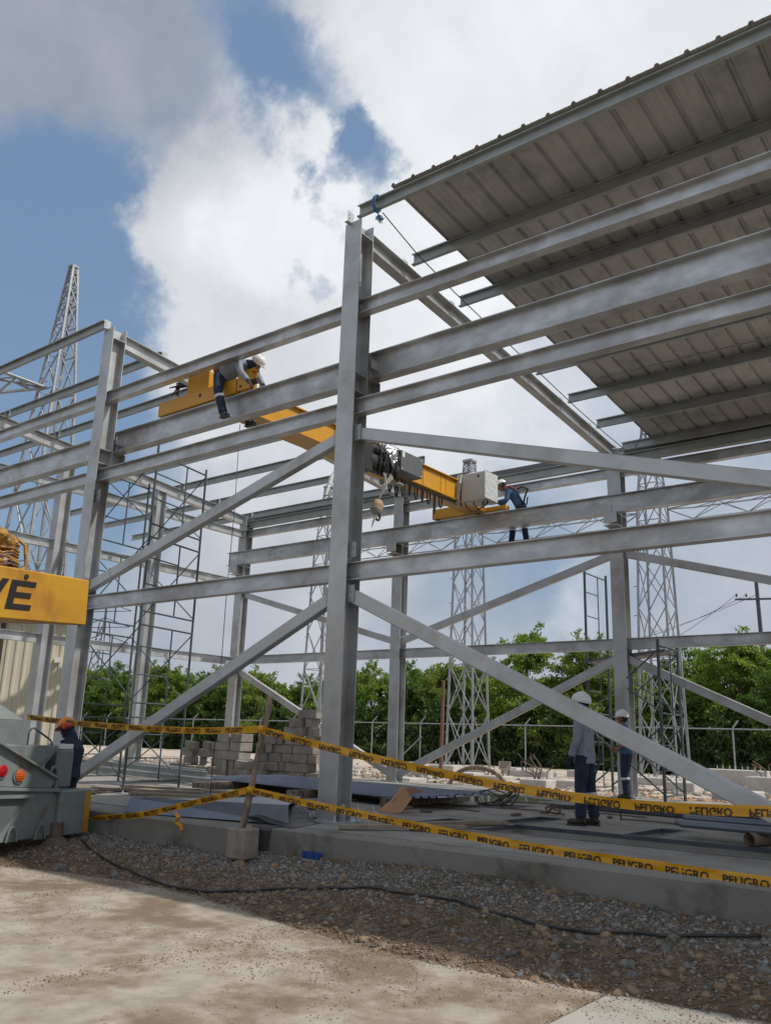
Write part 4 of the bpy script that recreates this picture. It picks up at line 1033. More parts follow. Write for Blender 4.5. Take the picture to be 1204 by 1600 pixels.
# ================================================================== PIPES, SHEETS, PLANKS ON THE SLAB
def pipe(p, q, r, m, label, group, n=10, hollow=True):
    b = MB(); p, q = Vector(p), Vector(q)
    b.tube(p, q, r, n, cap=not hollow)
    if hollow: b.tube(p, q, r*.86, n, cap=False)
    return tag(b.build('steel_pipe', m, None, True), label, 'pipe', group)
for i in range(7):   # pale zinc bundle behind the left scaffold
    y = 3.6+i*.17+.1*(i % 2); z = .06 + (.10 if i % 3 == 2 else 0)
    b = MB(); b.chan((-13.5+.2*i, y+1.2, z+.05), (-5.9-.25*i, y-.3, z+.05), .12, .06); tag(b.build('purlin_bar', ZINC if i % 2 else PURL), '%s pale zinc section of the loose bundle behind the left scaffold' % ['nearest', 'second', 'third', 'fourth', 'fifth', 'sixth', 'farthest'][i], 'steel section', 'zinc sections bundled behind the left scaffold')
# blue grey roofing sheets, stacked
t_ = []
for i in range(5):
    y0 = 2.75+.02*i; b = MB(); pr = sheet_profile(1.5); n = len(pr); z = .14+.010*i
    vs = [(-6.6+.12*i, y0+.9+a, z+q) for a, q in pr]+[(-.85+.13*i, y0+a, z+q) for a, q in pr]
    vs2 = [(x, y, z_-.004) for x, y, z_ in vs]
    b.add(vs+vs2, [(j, j+1, n+j+1, n+j) for j in range(n-1)] + [(2*n+j, 3*n+j, 3*n+j+1, 2*n+j+1) for j in range(n-1)] + [(n+j, n+j+1, 3*n+j+1, 3*n+j) for j in range(n-1)] + [(j, 2*n+j, 2*n+j+1, j+1) for j in range(n-1)])
    tag(b.build('roofing_sheet', SHEETB), 'blue grey ribbed roofing sheet, %s of the flat stack behind the near column' % ['bottom one', 'second', 'middle one', 'fourth', 'top one'][i], 'roofing sheet', 'roofing sheets stacked on the slab')
for i, x in enumerate((-5.6, -3.2, -1.2)):
    b = MB(); b.box(x, x+.12, 2.6, 4.8, .004, .13); tag(b.build('timber_bearer', WOOD), 'timber bearer under the %s of the roofing sheet stack' % ['left end', 'middle', 'right end'][i], 'timber')
# folded grey flashing lying before the near column + black tarp
b = MB(); 
q = [(-2.35, -1.05), (-.02, -.62)]
t = thing('metal_flashing', (-1.4, -.7, 0), 'long folded dark grey metal sheet lying on the slab left of the near column', 'metal sheet')
b.add([(-3.55, -.15, .05), (-.85, .45, .24), (-.12, -.55, .22), (-2.55, -1.0, .17), (-.03, -.62, .015), (-2.45, -1.16, -.005), (-3.6, -.14, .0), (-.9, .5, .0)], [(0, 1, 2, 3), (3, 2, 4, 5), (0, 6, 7, 1)])
o = b.build('folded_sheet', SHEETB, t); mdf = o.modifiers.new('s', 'SOLIDIFY'); mdf.thickness = .006
b = MB(); RR = random.Random(19); nx, ny = 14, 9; vs = []
for j in range(ny):
    for i in range(nx):
        u, v = i/(nx-1), j/(ny-1); x = -.72+.95*u*(1-.25*v); y = -.72+.95*v - .1*u
        z = .02+.20*math.exp(-((u-.35)**2*9+(v-.55)**2*6))*(1+.4*math.sin(7*u+5*v))+.015*RR.random(); vs.append((x-.02, y, max(z*(1-u**3), .006)))
b.add(vs, [(j*nx+i, j*nx+i+1, (j+1)*nx+i+1, (j+1)*nx+i) for j in range(ny-1) for i in range(nx-1)])
o = b.build('black_tarp', TARP); o.modifiers.new('s', 'SOLIDIFY').thickness = .004; tag(o, 'crumpled black plastic tarp beside the foot of the near column', 'tarp')
b = MB(); nx, ny = 8, 10; vs = []
for j in range(ny):
    for i in range(nx):
        u, v = i/(nx-1), j/(ny-1); x = -.28+.32*u; s = v*.62
        y, z = (-.80-.0*s-s*.75, .006) if s < .24 else (-.985-.02-(.01*math.sin(9*u)), .008-(s-.24))
        vs.append((x+.02*math.sin(6*v), y if s >= .24 else -.80-s*.83, z+.004*math.sin(11*u)))
b.add(vs, [(j*nx+i, j*nx+i+1, (j+1)*nx+i+1, (j+1)*nx+i) for j in range(ny-1) for i in range(nx-1)])
o = b.build('black_cloth', TARP); o.modifiers.new('s', 'SOLIDIFY').thickness = .004; tag(o, 'black cloth hanging over the plinth edge right of the barrier post', 'cloth')
# planks
def plank(p, q, w, h, label, m=WOODP, group='planks lying on the slab'):
    b = MB(); b.bar(p, q, w, h); return tag(b.build('plank', m, bevel=.003), label, 'plank', group)
plank((.62, -.48, .035), (1.62, .62, .05), .11, .045, 'weathered plank with wire ends lying at the slab edge right of the near column')
plank((1.2, .10, .075), (1.55, 1.35, .075), .12, .035, 'plank crossing the end of the edge plank')
plank((.75, .2, .025), (1.5, 1.75, .03), .14, .04, 'plank beside the rectangular pit')
plank((-4.9, .75, .03), (-2.9, 1.45, .04), .16, .045, 'plank behind the grey flashing, nearest the column')
plank((-6.3, .9, .03), (-4.2, 1.6, .05), .2, .05, 'broad pale plank at the foot of the left scaffold')
plank((-6.6, 1.8, .03), (-4.7, 2.2, .05), .16, .04, 'dark plank between the feet of the left scaffold')
plank((-4.5, 1.9, .06), (-2.7, 2.3, .07), .14, .04, 'long pale plank right of the left scaffold')
plank((-7.9, 1.4, .03), (-5.2, .2, .05), .24, .05, 'wide plank pointing at the corner of the mobile crane')
plank((-3.9, .3, .03), (-3.0, .65, .045), .2, .05, 'short stub of plank at the left end of the flashing')
plank((-8.6, 5.2, .05), (-5.4, 6.7, .05), .2, .06, 'pale board under the right block stack')
plank((-10.2, 5.6, .03), (-8.3, 6.15, .03), .2, .05, 'pale board under the left block stack')
b = MB()
for i in range(3): b.path([(.72+.12*i, -.32+.12*i, .06), (.70+.12*i, -.34+.12*i, .15), (.60+.12*i, -.36+.12*i, .20), (.58+.12*i, -.37+.12*i, .27)], .004, 4)
split(b, 'bent_wire', ZINC, thing('bent_wires', (.8, -.25, .05), 'three thin bent wires standing up from the edge plank', 'wire'))
RR = random.Random(91)
for i in range(16):
    x, y = RR.uniform(-5.5, 3.0), RR.uniform(-.3, 4.5)
    x = -5.4+.52*i
    if any(h[0]-.3 < x < h[1]+.3 and h[2]-.3 < y < h[3]+.3 for h in holes): continue
    a = RR.uniform(0, 3.14); L_ = RR.uniform(.12, .45); hx_, hy_ = math.cos(a)*L_/2, math.sin(a)*L_/2
    b = MB(); b.bar((x-hx_, y-hy_, .02), (x+hx_, y+hy_, .02), RR.uniform(.03, .09), .03); tag(b.build('wood_offcut', RR.choice((WOODP, WOOD, RUST))), 'small wood offcut on the slab ' + ['by the left scaffold foot', 'just right of the left scaffold', 'behind the left end of the flashing', 'behind the middle of the flashing', 'behind the right end of the flashing', 'beside the black tarp', 'left of the rust brown timber', 'behind the near column foot', 'right of the near column foot', 'beside the cardboard piece', 'behind the edge plank', 'left of the narrow pit', 'right of the narrow pit', 'in front of the standing worker', 'right of the standing worker', 'near the blue grey tubes'][i], 'wood offcut', 'wood offcuts scattered on the slab')
for i in range(8):
    x, y = -1.4+.5*i, RR.uniform(2.3, 6); a = RR.uniform(-.5, .5)
    b = MB(); b.path([(x, y, .012), (x+.5*math.cos(a), y+.5*math.sin(a)+RR.uniform(-.05, .05), .02), (x+1.1*math.cos(a), y+1.1*math.sin(a), .012)], .009, 5); tag(b.build('reinforcing_bar', RUST), 'thin rusty bar lying on the slab, %s one counted from the near column' % ordn[i].replace('bottom', 'first').replace('top', 'eighth'), 'rebar', 'reinforcing bars lying on the slab')
# cardboard
b = MB(); nx, ny = 12, 8; vs = []
for j in range(ny):
    for i in range(nx):
        u, v = i/(nx-1), j/(ny-1); vs.append((-.75+.52*u*(1-.2*v)+.08*v, 1.9+.35*v, .02+.40*v*(.75+.25*math.cos(5*(u-.5))) + .06*math.sin(math.pi*u)*(v-.3)))
b.add(vs, [(j*nx+i, j*nx+i+1, (j+1)*nx+i+1, (j+1)*nx+i) for j in range(ny-1) for i in range(nx-1)])
t = thing('cardboard_box_flap', (-.5, 2, 0), 'torn brown cardboard piece propped on the slab just right of the near column', 'cardboard')
o = b.build('panel', CARD, t); o.modifiers.new('s', 'SOLIDIFY').thickness = .006
b = MB(); b.bar((-.50, 1.985, .18), (-.42, 2.0, .26), .02, .004); b.build('hand_hole', BLKP, t)
b = MB(); b.add([(-.64, 2.26, .33), (-.2, 2.26, .33), (-.16, 2.44, .39), (-.42, 2.5, .43), (-.7, 2.42, .38)], [(0, 1, 2, 3, 4)]); o = b.build('flap', mat('cardboard_dark', (.24,.11,.06), rough=.8), t); o.modifiers.new('s', 'SOLIDIFY').thickness = .006
b = MB(); b.box(-1.75, -1.05, 1.2, 1.45, .004, .12); tag(b.build('timber_block', RUST, bevel=.01), 'short rust brown timber between the near column and the cardboard', 'timber')
t.scale = (.78, .78, .78)
# cable coils on the slab
RR = random.Random(12)
def coil(cx, cy, r0, n, label, zz=.02, m=BLACK, lift=.0):
    b = MB()
    for i in range(n):
        r_ = r0*RR.uniform(.7, 1.1); ox, oy = RR.uniform(-.12, .12), RR.uniform(-.12, .12); ph = RR.uniform(0, 6)
        b.path([(cx+ox+r_*math.cos(a), cy+oy+r_*.8*math.sin(a), zz+lift*max(0, math.sin(a+ph))+RR.uniform(0, .02)) for a in [j*2*math.pi/22 for j in range(23)]], .011, 5)
    split(b, 'cable_loop', m, thing('cable_coil', (cx, cy, 0), label, 'cable'))
coil(-.35, 4.6, .34, 5, 'tangle of black cable on the slab with one loop standing up', lift=.22)
coil(1.15, 3.7, .13, 3, 'small loop of wire on the slab beside the narrow pit', m=RUST, lift=.1)
coil(.6, 5.3, .3, 5, 'low heap of black cable under the upper tape')
b = MB(); b.path([(2.13, 3.9, 0), (2.12, 3.9, .10), (2.16, 3.9, .16), (2.14, 3.9, .3), (2.2, 3.9, .4)], .012, 6); tag(b.build('conduit_stub', BLACK), 'thin black conduit sticking up from the slab below the upper tape', 'conduit')
b = MB(); b.path([(-.9, 9.2, 0), (-.75, 9.25, .25), (-.60, 9.3, .7), (-.62, 9.3, 1.15), (-.68, 9.3, 1.3)], .022, 6); tag(b.build('bent_conduit', BLACK, None, True), 'bent black conduit rising beside the foot of the far right column', 'conduit')
# dark purlins stacked under the tape on the right
for i in range(6):
    b = MB(); z = .05 + .075*(i // 3); b.bar((.9+.1*i, 5.35+.17*(i % 3), z), (7.5, 5.0+.17*(i % 3), z), .14, .07)
    tag(b.build('steel_section', DARKST), 'dark primed section, %s of the long low stack behind the standing worker' % ['bottom near one', 'bottom middle one', 'bottom far one', 'top near one', 'top middle one', 'top far one'][i], 'steel section', 'dark sections stacked on the slab')
# blue pipes on a roller at the right
for i in range(6):
    pipe((3.62-.05*i+.14*(i > 3), 2.12+.082*i, .165+.05*(i > 3)), (7.6, 2.02+.082*i, .165+.05*(i > 3)), .037, SHEETB, 'blue grey tube, %s of the rack of tubes at the right edge' % ['nearest', 'second', 'third', 'fourth', 'upper', 'farthest'][i], 'blue grey tubes at the right edge')
pipe((4.40, 2.0, .075), (4.75, 2.9, .075), .072, mat('brown_pipe', (.20,.15,.11), (.28,.22,.17), rough=.8), 'short brown pipe under the blue grey tubes, its open end facing out', None, 16)

# ================================================================== BARRIER POST AND TAPES
PB = Vector((.02, -1.42, -.27)); PT = Vector((.33, -1.40, 1.43))
b = MB(); b.box(-.08, .20, -1.54, -1.30, -.29, .03)
bb = b.build('post_base', BLOCKM, None, bevel=.02)
t = thing('barrier_post', (.03, -1.42, -.27), 'rough wooden post set in a concrete block, carrying both danger tapes', 'barrier post'); put(bb, t)
RR = random.Random(31); b = MB(); n = 12; pts = []
for i in range(n+1):
    f = i/n; p = PB.lerp(PT, f) if f > .17 else PB.lerp(PT, .17); p = Vector((.05, -1.42, .03)).lerp(PT, f); pts.append(p + Vector((RR.uniform(-.006, .006), RR.uniform(-.006, .006), 0)))
b.path(pts, [.036+RR.uniform(-.005, .005) for _ in range(6)]+[.034+RR.uniform(-.005, .005) for _ in range(7)], 9)
b.build('stake', WOOD, t)
def catmull(P, n=10):
    out = []
    for i in range(len(P)-1):
        p0, p1, p2, p3 = P[max(i-1, 0)], P[i], P[i+1], P[min(i+2, len(P)-1)]
        for k in range(n):
            t = k/n; out.append(tuple(.5*((2*p1[c]) + (-p0[c]+p2[c])*t + (2*p0[c]-5*p1[c]+4*p2[c]-p3[c])*t*t + (-p0[c]+3*p1[c]-3*p2[c]+p3[c])*t**3) for c in range(len(p1))))
    out.append(tuple(P[-1])); return out
fc = bpy.data.curves.new('txt', 'FONT'); fc.body = 'PELIGRO'; fc.size = 1; fc.extrude = 0; fc.resolution_u = 2; fc.offset = .022
fo = bpy.data.objects.new('txt', fc); COL.objects.link(fo); bpy.context.view_layer.update()
tm_ = bpy.data.meshes.new_from_object(fo.evaluated_get(bpy.context.evaluated_depsgraph_get())); bpy.data.objects.remove(fo)
bm = bmesh.new(); bm.from_mesh(tm_); bmesh.ops.triangulate(bm, faces=bm.faces); bmesh.ops.subdivide_edges(bm, edges=bm.edges, cuts=1); bmesh.ops.triangulate(bm, faces=bm.faces)
TV = np.array([v.co[:] for v in bm.verts]); bm.verts.index_update(); TF = [tuple(v.index for v in f.verts) for f in bm.faces]; bm.free()
TV[:, 0] -= TV[:, 0].min(); TW = TV[:, 0].max(); TV[:, 1] -= TV[:, 1].min(); THH = TV[:, 1].max()
def tape(P, w, label, th=.052, gap=.11, tilt=0., clip=None, phase=.03, flip=False, wob=.2, squeeze=1., yoff=0.):
    """P: points (x,y,z,roll[,width factor]); ribbon hangs with its face towards the camera side"""
    P = [tuple(p) if len(p) == 4 else (*p, 0) for p in P]; Q = catmull(P, 12); t = thing('danger_tape', Q[0][:3], label, 'danger tape')
    pos = [Vector(q[:3]) for q in Q]; acc = [0]
    for i in range(1, len(pos)): acc.append(acc[-1]+(pos[i]-pos[i-1]).length)
    def at_(s):
        s = max(0, min(acc[-1], s)); i = max(0, min(len(acc)-2, int(np.searchsorted(acc, s))-1)); f = (s-acc[i])/(acc[i+1]-acc[i]+1e-9)
        p = pos[i].lerp(pos[i+1], f); d = (pos[i+1]-pos[i]).normalized(); r_ = Q[i][3]+(Q[i+1][3]-Q[i][3])*f + wob*math.sin(s*3.1+phase*9)*.5
        nrm = d.cross(Vector((0, 0, 1))).normalized(); u = nrm.cross(d).normalized(); u = (u*math.cos(r_)+nrm*math.sin(r_)); nn = d.cross(u).normalized()
        return p, u, nn
    N_ = int(acc[-1]/.05); b = MB(); M_ = 3
    for i in range(N_+1):
        s = acc[-1]*i/N_; p, u, nn = at_(s)
        for j in range(M_+1): b.v.append(tuple(p + u*(w*(j/M_-.5)) + nn*(.007*math.sin(9*s+2.5*j)+.004*math.sin(23*s+4*j))))
    for i in range(N_):
        for j in range(M_): a = i*(M_+1)+j; b.f.append((a, a+M_+1, a+M_+2, a+1))
    o = b.build('ribbon', TAPE, t, True)
    k = th/THH; s0 = gap*.5+phase
    while s0 + TW*k < acc[-1]:
        tb = MB()
        for side in (1, -1):
            vs = []
            for x, y, _ in TV:
                yy = y*k*squeeze + yoff
                if clip: yy = min(max(yy, clip[0]*th), clip[1]*th)-(clip[0]+clip[1])/2*th
                else: yy -= th*squeeze/2
                yy = min(max(yy, -w*.485), w*.485)
                if flip: yy = -yy
                p, u, nn = at_(s0+x*k); vs.append(tuple(p+u*yy+nn*(.0065*side)))
            tb.add(vs, TF)
        ob = bpy.data.objects.new('lettering', tb.mesh('lettering', BLKP)); COL.objects.link(ob); put(ob, t)
        s0 += TW*k+gap
    return t
Qx, Qy = 6.35, -1.75
tape([(.262, -1.46, 1.075), (.9, -1.50, .975), (1.66, -1.53, .865), (2.6, -1.56, .745), (3.55, -1.60, .645), (4.6, -1.64, .583), (5.55, -1.68, .605), (Qx, Qy, .66)], .078, 'upper danger tape sagging from the post to the right, its letters turned over', th=.060, gap=.12, flip=True, wob=.35, yoff=.014)
tape([(.15, -1.46, .43), (.9, -1.50, .365), (1.66, -1.53, .312), (2.6, -1.56, .245), (3.6, -1.60, .19), (4.55, -1.64, .165), (5.5, -1.68, .145), (Qx, Qy, .14)], .070, 'lower danger tape running from the post to the right just above the slab edge', th=.062, gap=.10, wob=.15, yoff=-.020)
tape([(-4.25, -1.62, 1.155), (-3.4, -1.55, 1.10), (-2.5, -1.50, 1.065), (-1.6, -1.47, 1.045), (-.7, -1.45, 1.04), (.22, -1.455, 1.075)], .075, 'upper danger tape from the orange helmet to the post on the left', th=.052, gap=.085, wob=.12)
tape([(-2.74, -1.46, -.085, .9), (-2.2, -1.46, -.03, .3), (-1.6, -1.46, .05, .2), (-.9, -1.46, .20, .1), (-.3, -1.46, .33, .1), (.10, -1.46, .42, 0)], .070, 'lower danger tape rising from the bumper of the mobile crane to the post', th=.05, gap=.09, wob=.35)
b = MB(); b.ell((.27, -1.45, 1.08), (.06, .05, .045), 10, 6).ell((.16, -1.45, .43), (.06, .05, .045), 10, 6); split(b, 'tape_knot', TAPE, thing('tape_knots', (.2, -1.45, .7), 'bunched yellow tape wrapped round the wooden post at two heights', 'tape knot'))
b = MB(); b.tube((Qx, Qy, -.5), (Qx+.02, Qy, 1.0), .04, 8); tag(b.build('tape_stake', WOOD), 'stake holding the right ends of both danger tapes', 'stake')
b = MB(); b.path([(-1.05, -1.465, .10), (-.98, -1.47, .05), (-1.02, -1.48, .0), (-.92, -1.47, -.03), (-.9, -1.47, -.08)], [.02, .03, .02, .03, .012], 5); tag(b.build('tape_end', TAPE), 'loose crumpled end of tape dangling from the lower left tape', 'tape end')

# ================================================================== SCAFFOLDS
def ladder_frame(t, A, B, z0, z1, over=.12, r=.022):
    """welded frame between posts A and B (x,y)"""
    ax, ay = A; bx, by = B
    f = MB(); f.tube((ax, ay, z0), (ax, ay, z1), r, 7); o = f.build('standard', SCAFM, t)
    f = MB(); f.tube((bx, by, z0), (bx, by, z1), r, 7); o2 = f.build('standard', SCAFM, t)
    P = lambda u, z: (ax+(bx-ax)*u, ay+(by-ay)*u, z)
    zt = z1-over
    for z in (zt, z0+.12): f = MB(); f.tube(P(0, z), P(1, z), .017, 6); f.build('ledger', SCAFM, t)
    f = MB(); f.tube(P(.6, z0+.12), P(.6, zt), .014, 6); f.build('inner_standard', SCAFM, t)
    for z in (z0+.12+(zt-z0)*.33, z0+.12+(zt-z0)*.66): f = MB(); f.tube(P(0, z), P(.6, z), .013, 6); f.build('rung', SCAFM, t)
def xbrace(t, A, B, z0, z1, r=.011):
    for za, zb in ((z0, z1), (z1, z0)): f = MB(); f.tube((*A, za), (*B, zb), r, 5); f.build('cross_brace', SCAFM, t)
t = thing('scaffold_tower', (-6.3, 1.5, 0), 'tall slim four lift scaffold tower standing behind the left bay bracing', 'scaffold')
P1, P2, P3, P4 = (-5.2, .8), (-5.5, 2.2), (-7.1, .85), (-7.3, 2.2)
zj = [.06, 1.36, 2.93, 4.5, 6.05]
for i in range(4):
    ladder_frame(t, P1, P2, zj[i], zj[i+1]+.0); ladder_frame(t, P3, P4, zj[i], zj[i+1])
    xbrace(t, P1, P3, zj[i]+.15, zj[i+1]-.15); xbrace(t, P2, P4, zj[i]+.15, zj[i+1]-.15)
for p in (P1, P2, P3, P4):
    f = MB(); f.box(p[0]-.07, p[0]+.07, p[1]-.07, p[1]+.07, .005, .015).tube((*p, .015), (*p, .3), .014, 6); f.build('base_jack', ZINC, t)
f = MB(); f.tube((*P1, 6.05), (P1[0], P1[1], 6.42), .02, 7); f.build('top_pin', SCAFM, t)
t = thing('scaffold_tower', (0, 9.9, 0), 'dark scaffold around the far right column, taller on its left side', 'scaffold')
A1, A2, B1, B2 = (-1.2, 10.1), (-1.2, 11.3), (1.06, 8.5), (1.06, 9.6)
for i in range(3): ladder_frame(t, A1, A2, [.0, 1.6, 3.25][i], [1.6, 3.25, 5.05][i], r=.032)
for i in range(2): ladder_frame(t, B1, B2, [.0, 1.55][i], [1.55, 3.1][i], r=.032)
for i in range(2): xbrace(t, A1, B1, .15+1.55*i, 1.4+1.5*i, .018); xbrace(t, A2, B2, .15+1.55*i, 1.4+1.5*i, .018)
f = MB(); f.hexa([(-1.35, 10.25, 2.86), (1.15, 8.6, 2.86), (1.15, 9.2, 2.86), (-1.35, 10.85, 2.86), (-1.35, 10.25, 2.92), (1.15, 8.6, 2.92), (1.15, 9.2, 2.92), (-1.35, 10.85, 2.92)]); f.build('platform_board', DARKST, t)

# ================================================================== MOBILE CRANE
TH = rad(12); dr = Vector((-math.sin(TH), math.cos(TH), 0)); tn = Vector((math.cos(TH), math.sin(TH), 0)); p0 = Vector((-2.7, -1.5, 0))
def T(s, z, d=0): return p0 - dr*s + tn*d + Vector((0, 0, z))
tr = thing('mobile_crane', T(1.3, -.45, -3), 'grey and yellow mobile crane parked with its rear bumper at the left edge', 'mobile crane')
def tbox(s0, s1, z0, z1, d0, d1, mb=None):
    mb = mb or MB(); return mb.hexa([T(s0, z0, d1), T(s1, z0, d1), T(s1, z0, d0), T(s0, z0, d0), T(s0, z1, d1), T(s1, z1, d1), T(s1, z1, d0), T(s0, z1, d0)])
def tprism(poly, d0, d1, mb=None):
    mb = mb or MB(); n = len(poly); vs = [T(s, z, d1) for s, z in poly] + [T(s, z, d0) for s, z in poly]
    return mb.add(vs, [tuple(range(n)), tuple(range(2*n-1, n-1, -1))] + [(i, n+i, n+(i+1) % n, (i+1) % n) for i in range(n)])
bp = tbox(-.02, .50, -.26, .27, -.35, .0).build('bumper_end', GREYP, tr, bevel=.012)
tprism([(.0, .262-.5), (.10, .258-.5), (.10, .245), (.0, .25)], .0015, .004).build('yellow_stripe', YELC, bp)
b = tprism([(.50, -.25), (2.6, -.33), (2.6, .36), (.95, .30), (.62, .27), (.50, .20)], -.45, -.06).build('rear_panel', GREYP, tr, bevel=.01)
tprism([(.52, .255), (2.6, .36), (2.6, .40), (.52, .295)], -.05, .0).build('panel_lip', GREYP, b, bevel=.004)
tprism([(.95, .20), (2.2, .23), (2.2, -.31), (1.42, -.29)], -.058, -.055).build('recess_shade', mat('recess_shade_grey', (.10,.115,.115), rough=.6), b)  # flat plate, the pocket's shade is painted as a darker grey
tprism([(.92, .245), (2.2, .27), (2.2, .235), (.95, .205)], -.058, .01).build('recess_lip', GREYP, b)
for s in (.74, 1.16):
    m_ = MB(); m_.path([T(s+.075*math.cos(a), -.275+.17*math.sin(a), -.02) for a in [j*math.pi/12 for j in range(13)]], .011, 6); m_.build('towing_eye', GREYP, tr)
    m_ = MB(); m_.plate([T(s+.07*math.cos(a), -.275+.16*math.sin(a), -.055) for a in [j*math.pi/10 for j in range(11)]], tn, .003); m_.build('eye_backing', mat('eye_grey', (.14,.155,.155), rough=.6) if s < 1 else MATS['eye_grey'], tr)
# sloping light panel
lp = tprism([(.58, .40), (.62, .30), (2.6, .40), (2.6, 1.30), (1.50, .84)], -.5, -.055).build('light_panel', GREYP, tr, bevel=.008)
m_ = MB(); m_.bar(T(.56, .41, -.03), T(2.6, 1.31, -.03), .09, .025, up=(0, 0, 1)); m_.build('panel_flange', GREYP, lp)
for s, z, mm, nm in ((1.41, .52, REDL, 'tail_light'), (1.15, .46, ORNG, 'indicator_light')):
    q = MB(); c = T(s, z, -.054); q.tube(c, c+tn*.02, .088, 24); lt = q.build('light_rim', GREYP, tr); lt.name = nm
    q = MB(); q.tube(c+tn*.0205, c+tn*.034, .070, 24, .062); q.build('lens', mm, lt, True)
    q = MB()
    for k_ in range(5):
        zz = -.05+.025*k_; hw_ = math.sqrt(max(.001, .066**2-zz**2)); q.bar(T(s-hw_, z+zz, -.0165), T(s+hw_, z+zz, -.0165), .003, .004)
    split(q, 'lens_rib', mm, lt)
# deck boxes
tprism([(.44, .80), (.90, .42), (1.35, .80)], -.6, -.2).build('deck_gusset', GREYP, tr, bevel=.006)
tprism([(.40, .76), (1.0, .80), (1.3, .82), (1.0, .42), (.74, .40)], -.75, -.25).build('deck_bin', GREYP, tr, bevel=.008)
tbox(.83, 2.6, .78, 1.10, -1.6, -.45).build('rear_box', GREYP, tr, bevel=.01)
m_ = MB(); m_.add([T(.83, 1.101, -.45), T(2.6, 1.101, -.45), T(2.6, 1.101, -1.6), T(.83, 1.101, -1.6), T(1.25, 1.42, -.75), T(2.6, 1.46, -.75), T(2.6, 1.46, -1.4), T(1.25, 1.42, -1.4)], [(0, 1, 5, 4), (1, 2, 6, 5), (2, 3, 7, 6), (3, 0, 4, 7), (4, 5, 6, 7), (3, 2, 1, 0)]); m_.build('box_lid', GREYP, tr)
tbox(1.35, 1.75, 1.12, 1.22, -.50, -.40).build('lamp_housing', GREYP, tr, bevel=.006)
tbox(1.40, 1.72, 1.135, 1.19, -.399, -.395).build('lamp_slot', BLACK, tr)
m_ = MB(); m_.path([T(.93, .78, -.22), T(.93, .95, -.22), T(.90, 1.0, -.22), T(.86, 1.01, -.22), T(.58, .87, -.22), T(.55, .83, -.22), T(.55, .76, -.22)], .012, 7); m_.build('grab_handle', SCAFM, tr)
tprism([(.05, .27), (.34, .27), (.34, .76), (.05, .76)], -.55, -.30).build('jack_cylinder_box', GREYP, tr, bevel=.03)
m_ = MB(); m_.path([T(.38+.07*math.cos(a), .38+.16*math.sin(a), -.30) for a in [j*2*math.pi/18 for j in range(19)]], .022, 7).bar(T(.42, .27, -.30), T(.42, -.2, -.03), .03, .06); m_.build('tow_hook', GREYP, tr)
tbox(.08, .32, .762, .82, -.53, -.32).build('jack_cap', WHITEP, tr)
# outrigger foot
pc = Vector((-2.62, -1.98, 0))
m_ = MB(); m_.tube(pc+Vector((0, 0, -.46)), pc+Vector((0, 0, -.27)), .30, 20, .09).tube(pc+Vector((0, 0, -.49)), pc+Vector((0, 0, -.462)), .315, 20); fo_ = m_.build('outrigger_foot', mat('muddy_steel', (.085,.062,.045), (.14,.105,.078), rough=.8, scale=6), tr)
m_ = MB(); m_.tube(pc+Vector((0, 0, -.27)), pc+Vector((0, 0, -.10)), .075, 14); m_.build('jack_leg', MATS['muddy_steel'], fo_)
m_ = MB(); m_.add([pc+Vector(v) for v in ((.1, .05, -.33), (.42, .0, -.455), (.30, -.2, -.46))], [(0, 1, 2)]); o = m_.build('foot_gusset', PEDC, fo_); o.modifiers.new('s', 'SOLIDIFY').thickness = .012
# chassis, wheels
tbox(.35, 2.35, .0, .72, -9.5, -.62).build('chassis', GREYP, tr, bevel=.02)
for d in (-2.4, -3.9, -7.2, -8.7):
    for s in (.25, 2.1):
        q = MB(); q.tube(T(s, .05, d), T(s+.33, .05, d), .52, 26); w_ = q.build('wheel', BLACK, tr, bevel=.02)
        q = MB(); q.tube(T(s-.012, .05, d), T(s-.001, .05, d), .28, 20).tube(T(s+.331, .05, d), T(s+.345, .05, d), .28, 20); split(q, 'rim', GREYP, w_)
# dark grille standing behind the deck
tprism([(1.28, 1.38), (2.2, 1.22), (2.2, 2.0), (1.20, 1.98)], -1.0, -.92).build('grille_back', mat('grille_black', (.02,.022,.03), rough=.5), tr)
m_ = MB()
for i in range(4): m_.bar(T(1.42+.13*i, 1.88, -.90), T(1.45+.13*i, 1.70, -.90), .016, .02)
for i in range(3): m_.bar(T(1.50+.11*i, 1.62, -.90), T(1.54+.11*i, 1.42, -.90), .016, .02)
split(m_, 'grille_bar', WHITEP, tr)
m_ = MB(); m_.path([T(1.22, 1.97, -.88), T(1.42, 1.62, -.88), T(2.2, 1.58, -.88)], .017, 6); m_.build('grille_rail', RUST, tr)
m_ = MB(); m_.bar(T(1.2, 2.0, -.93), T(2.2, 2.02, -.93), .05, .03); m_.build('grille_frame', GREYP, tr)
tbox(1.78, 3.2, 1.3, 2.12, -2.2, -.95).build('turret', GREYP, tr, bevel=.02)
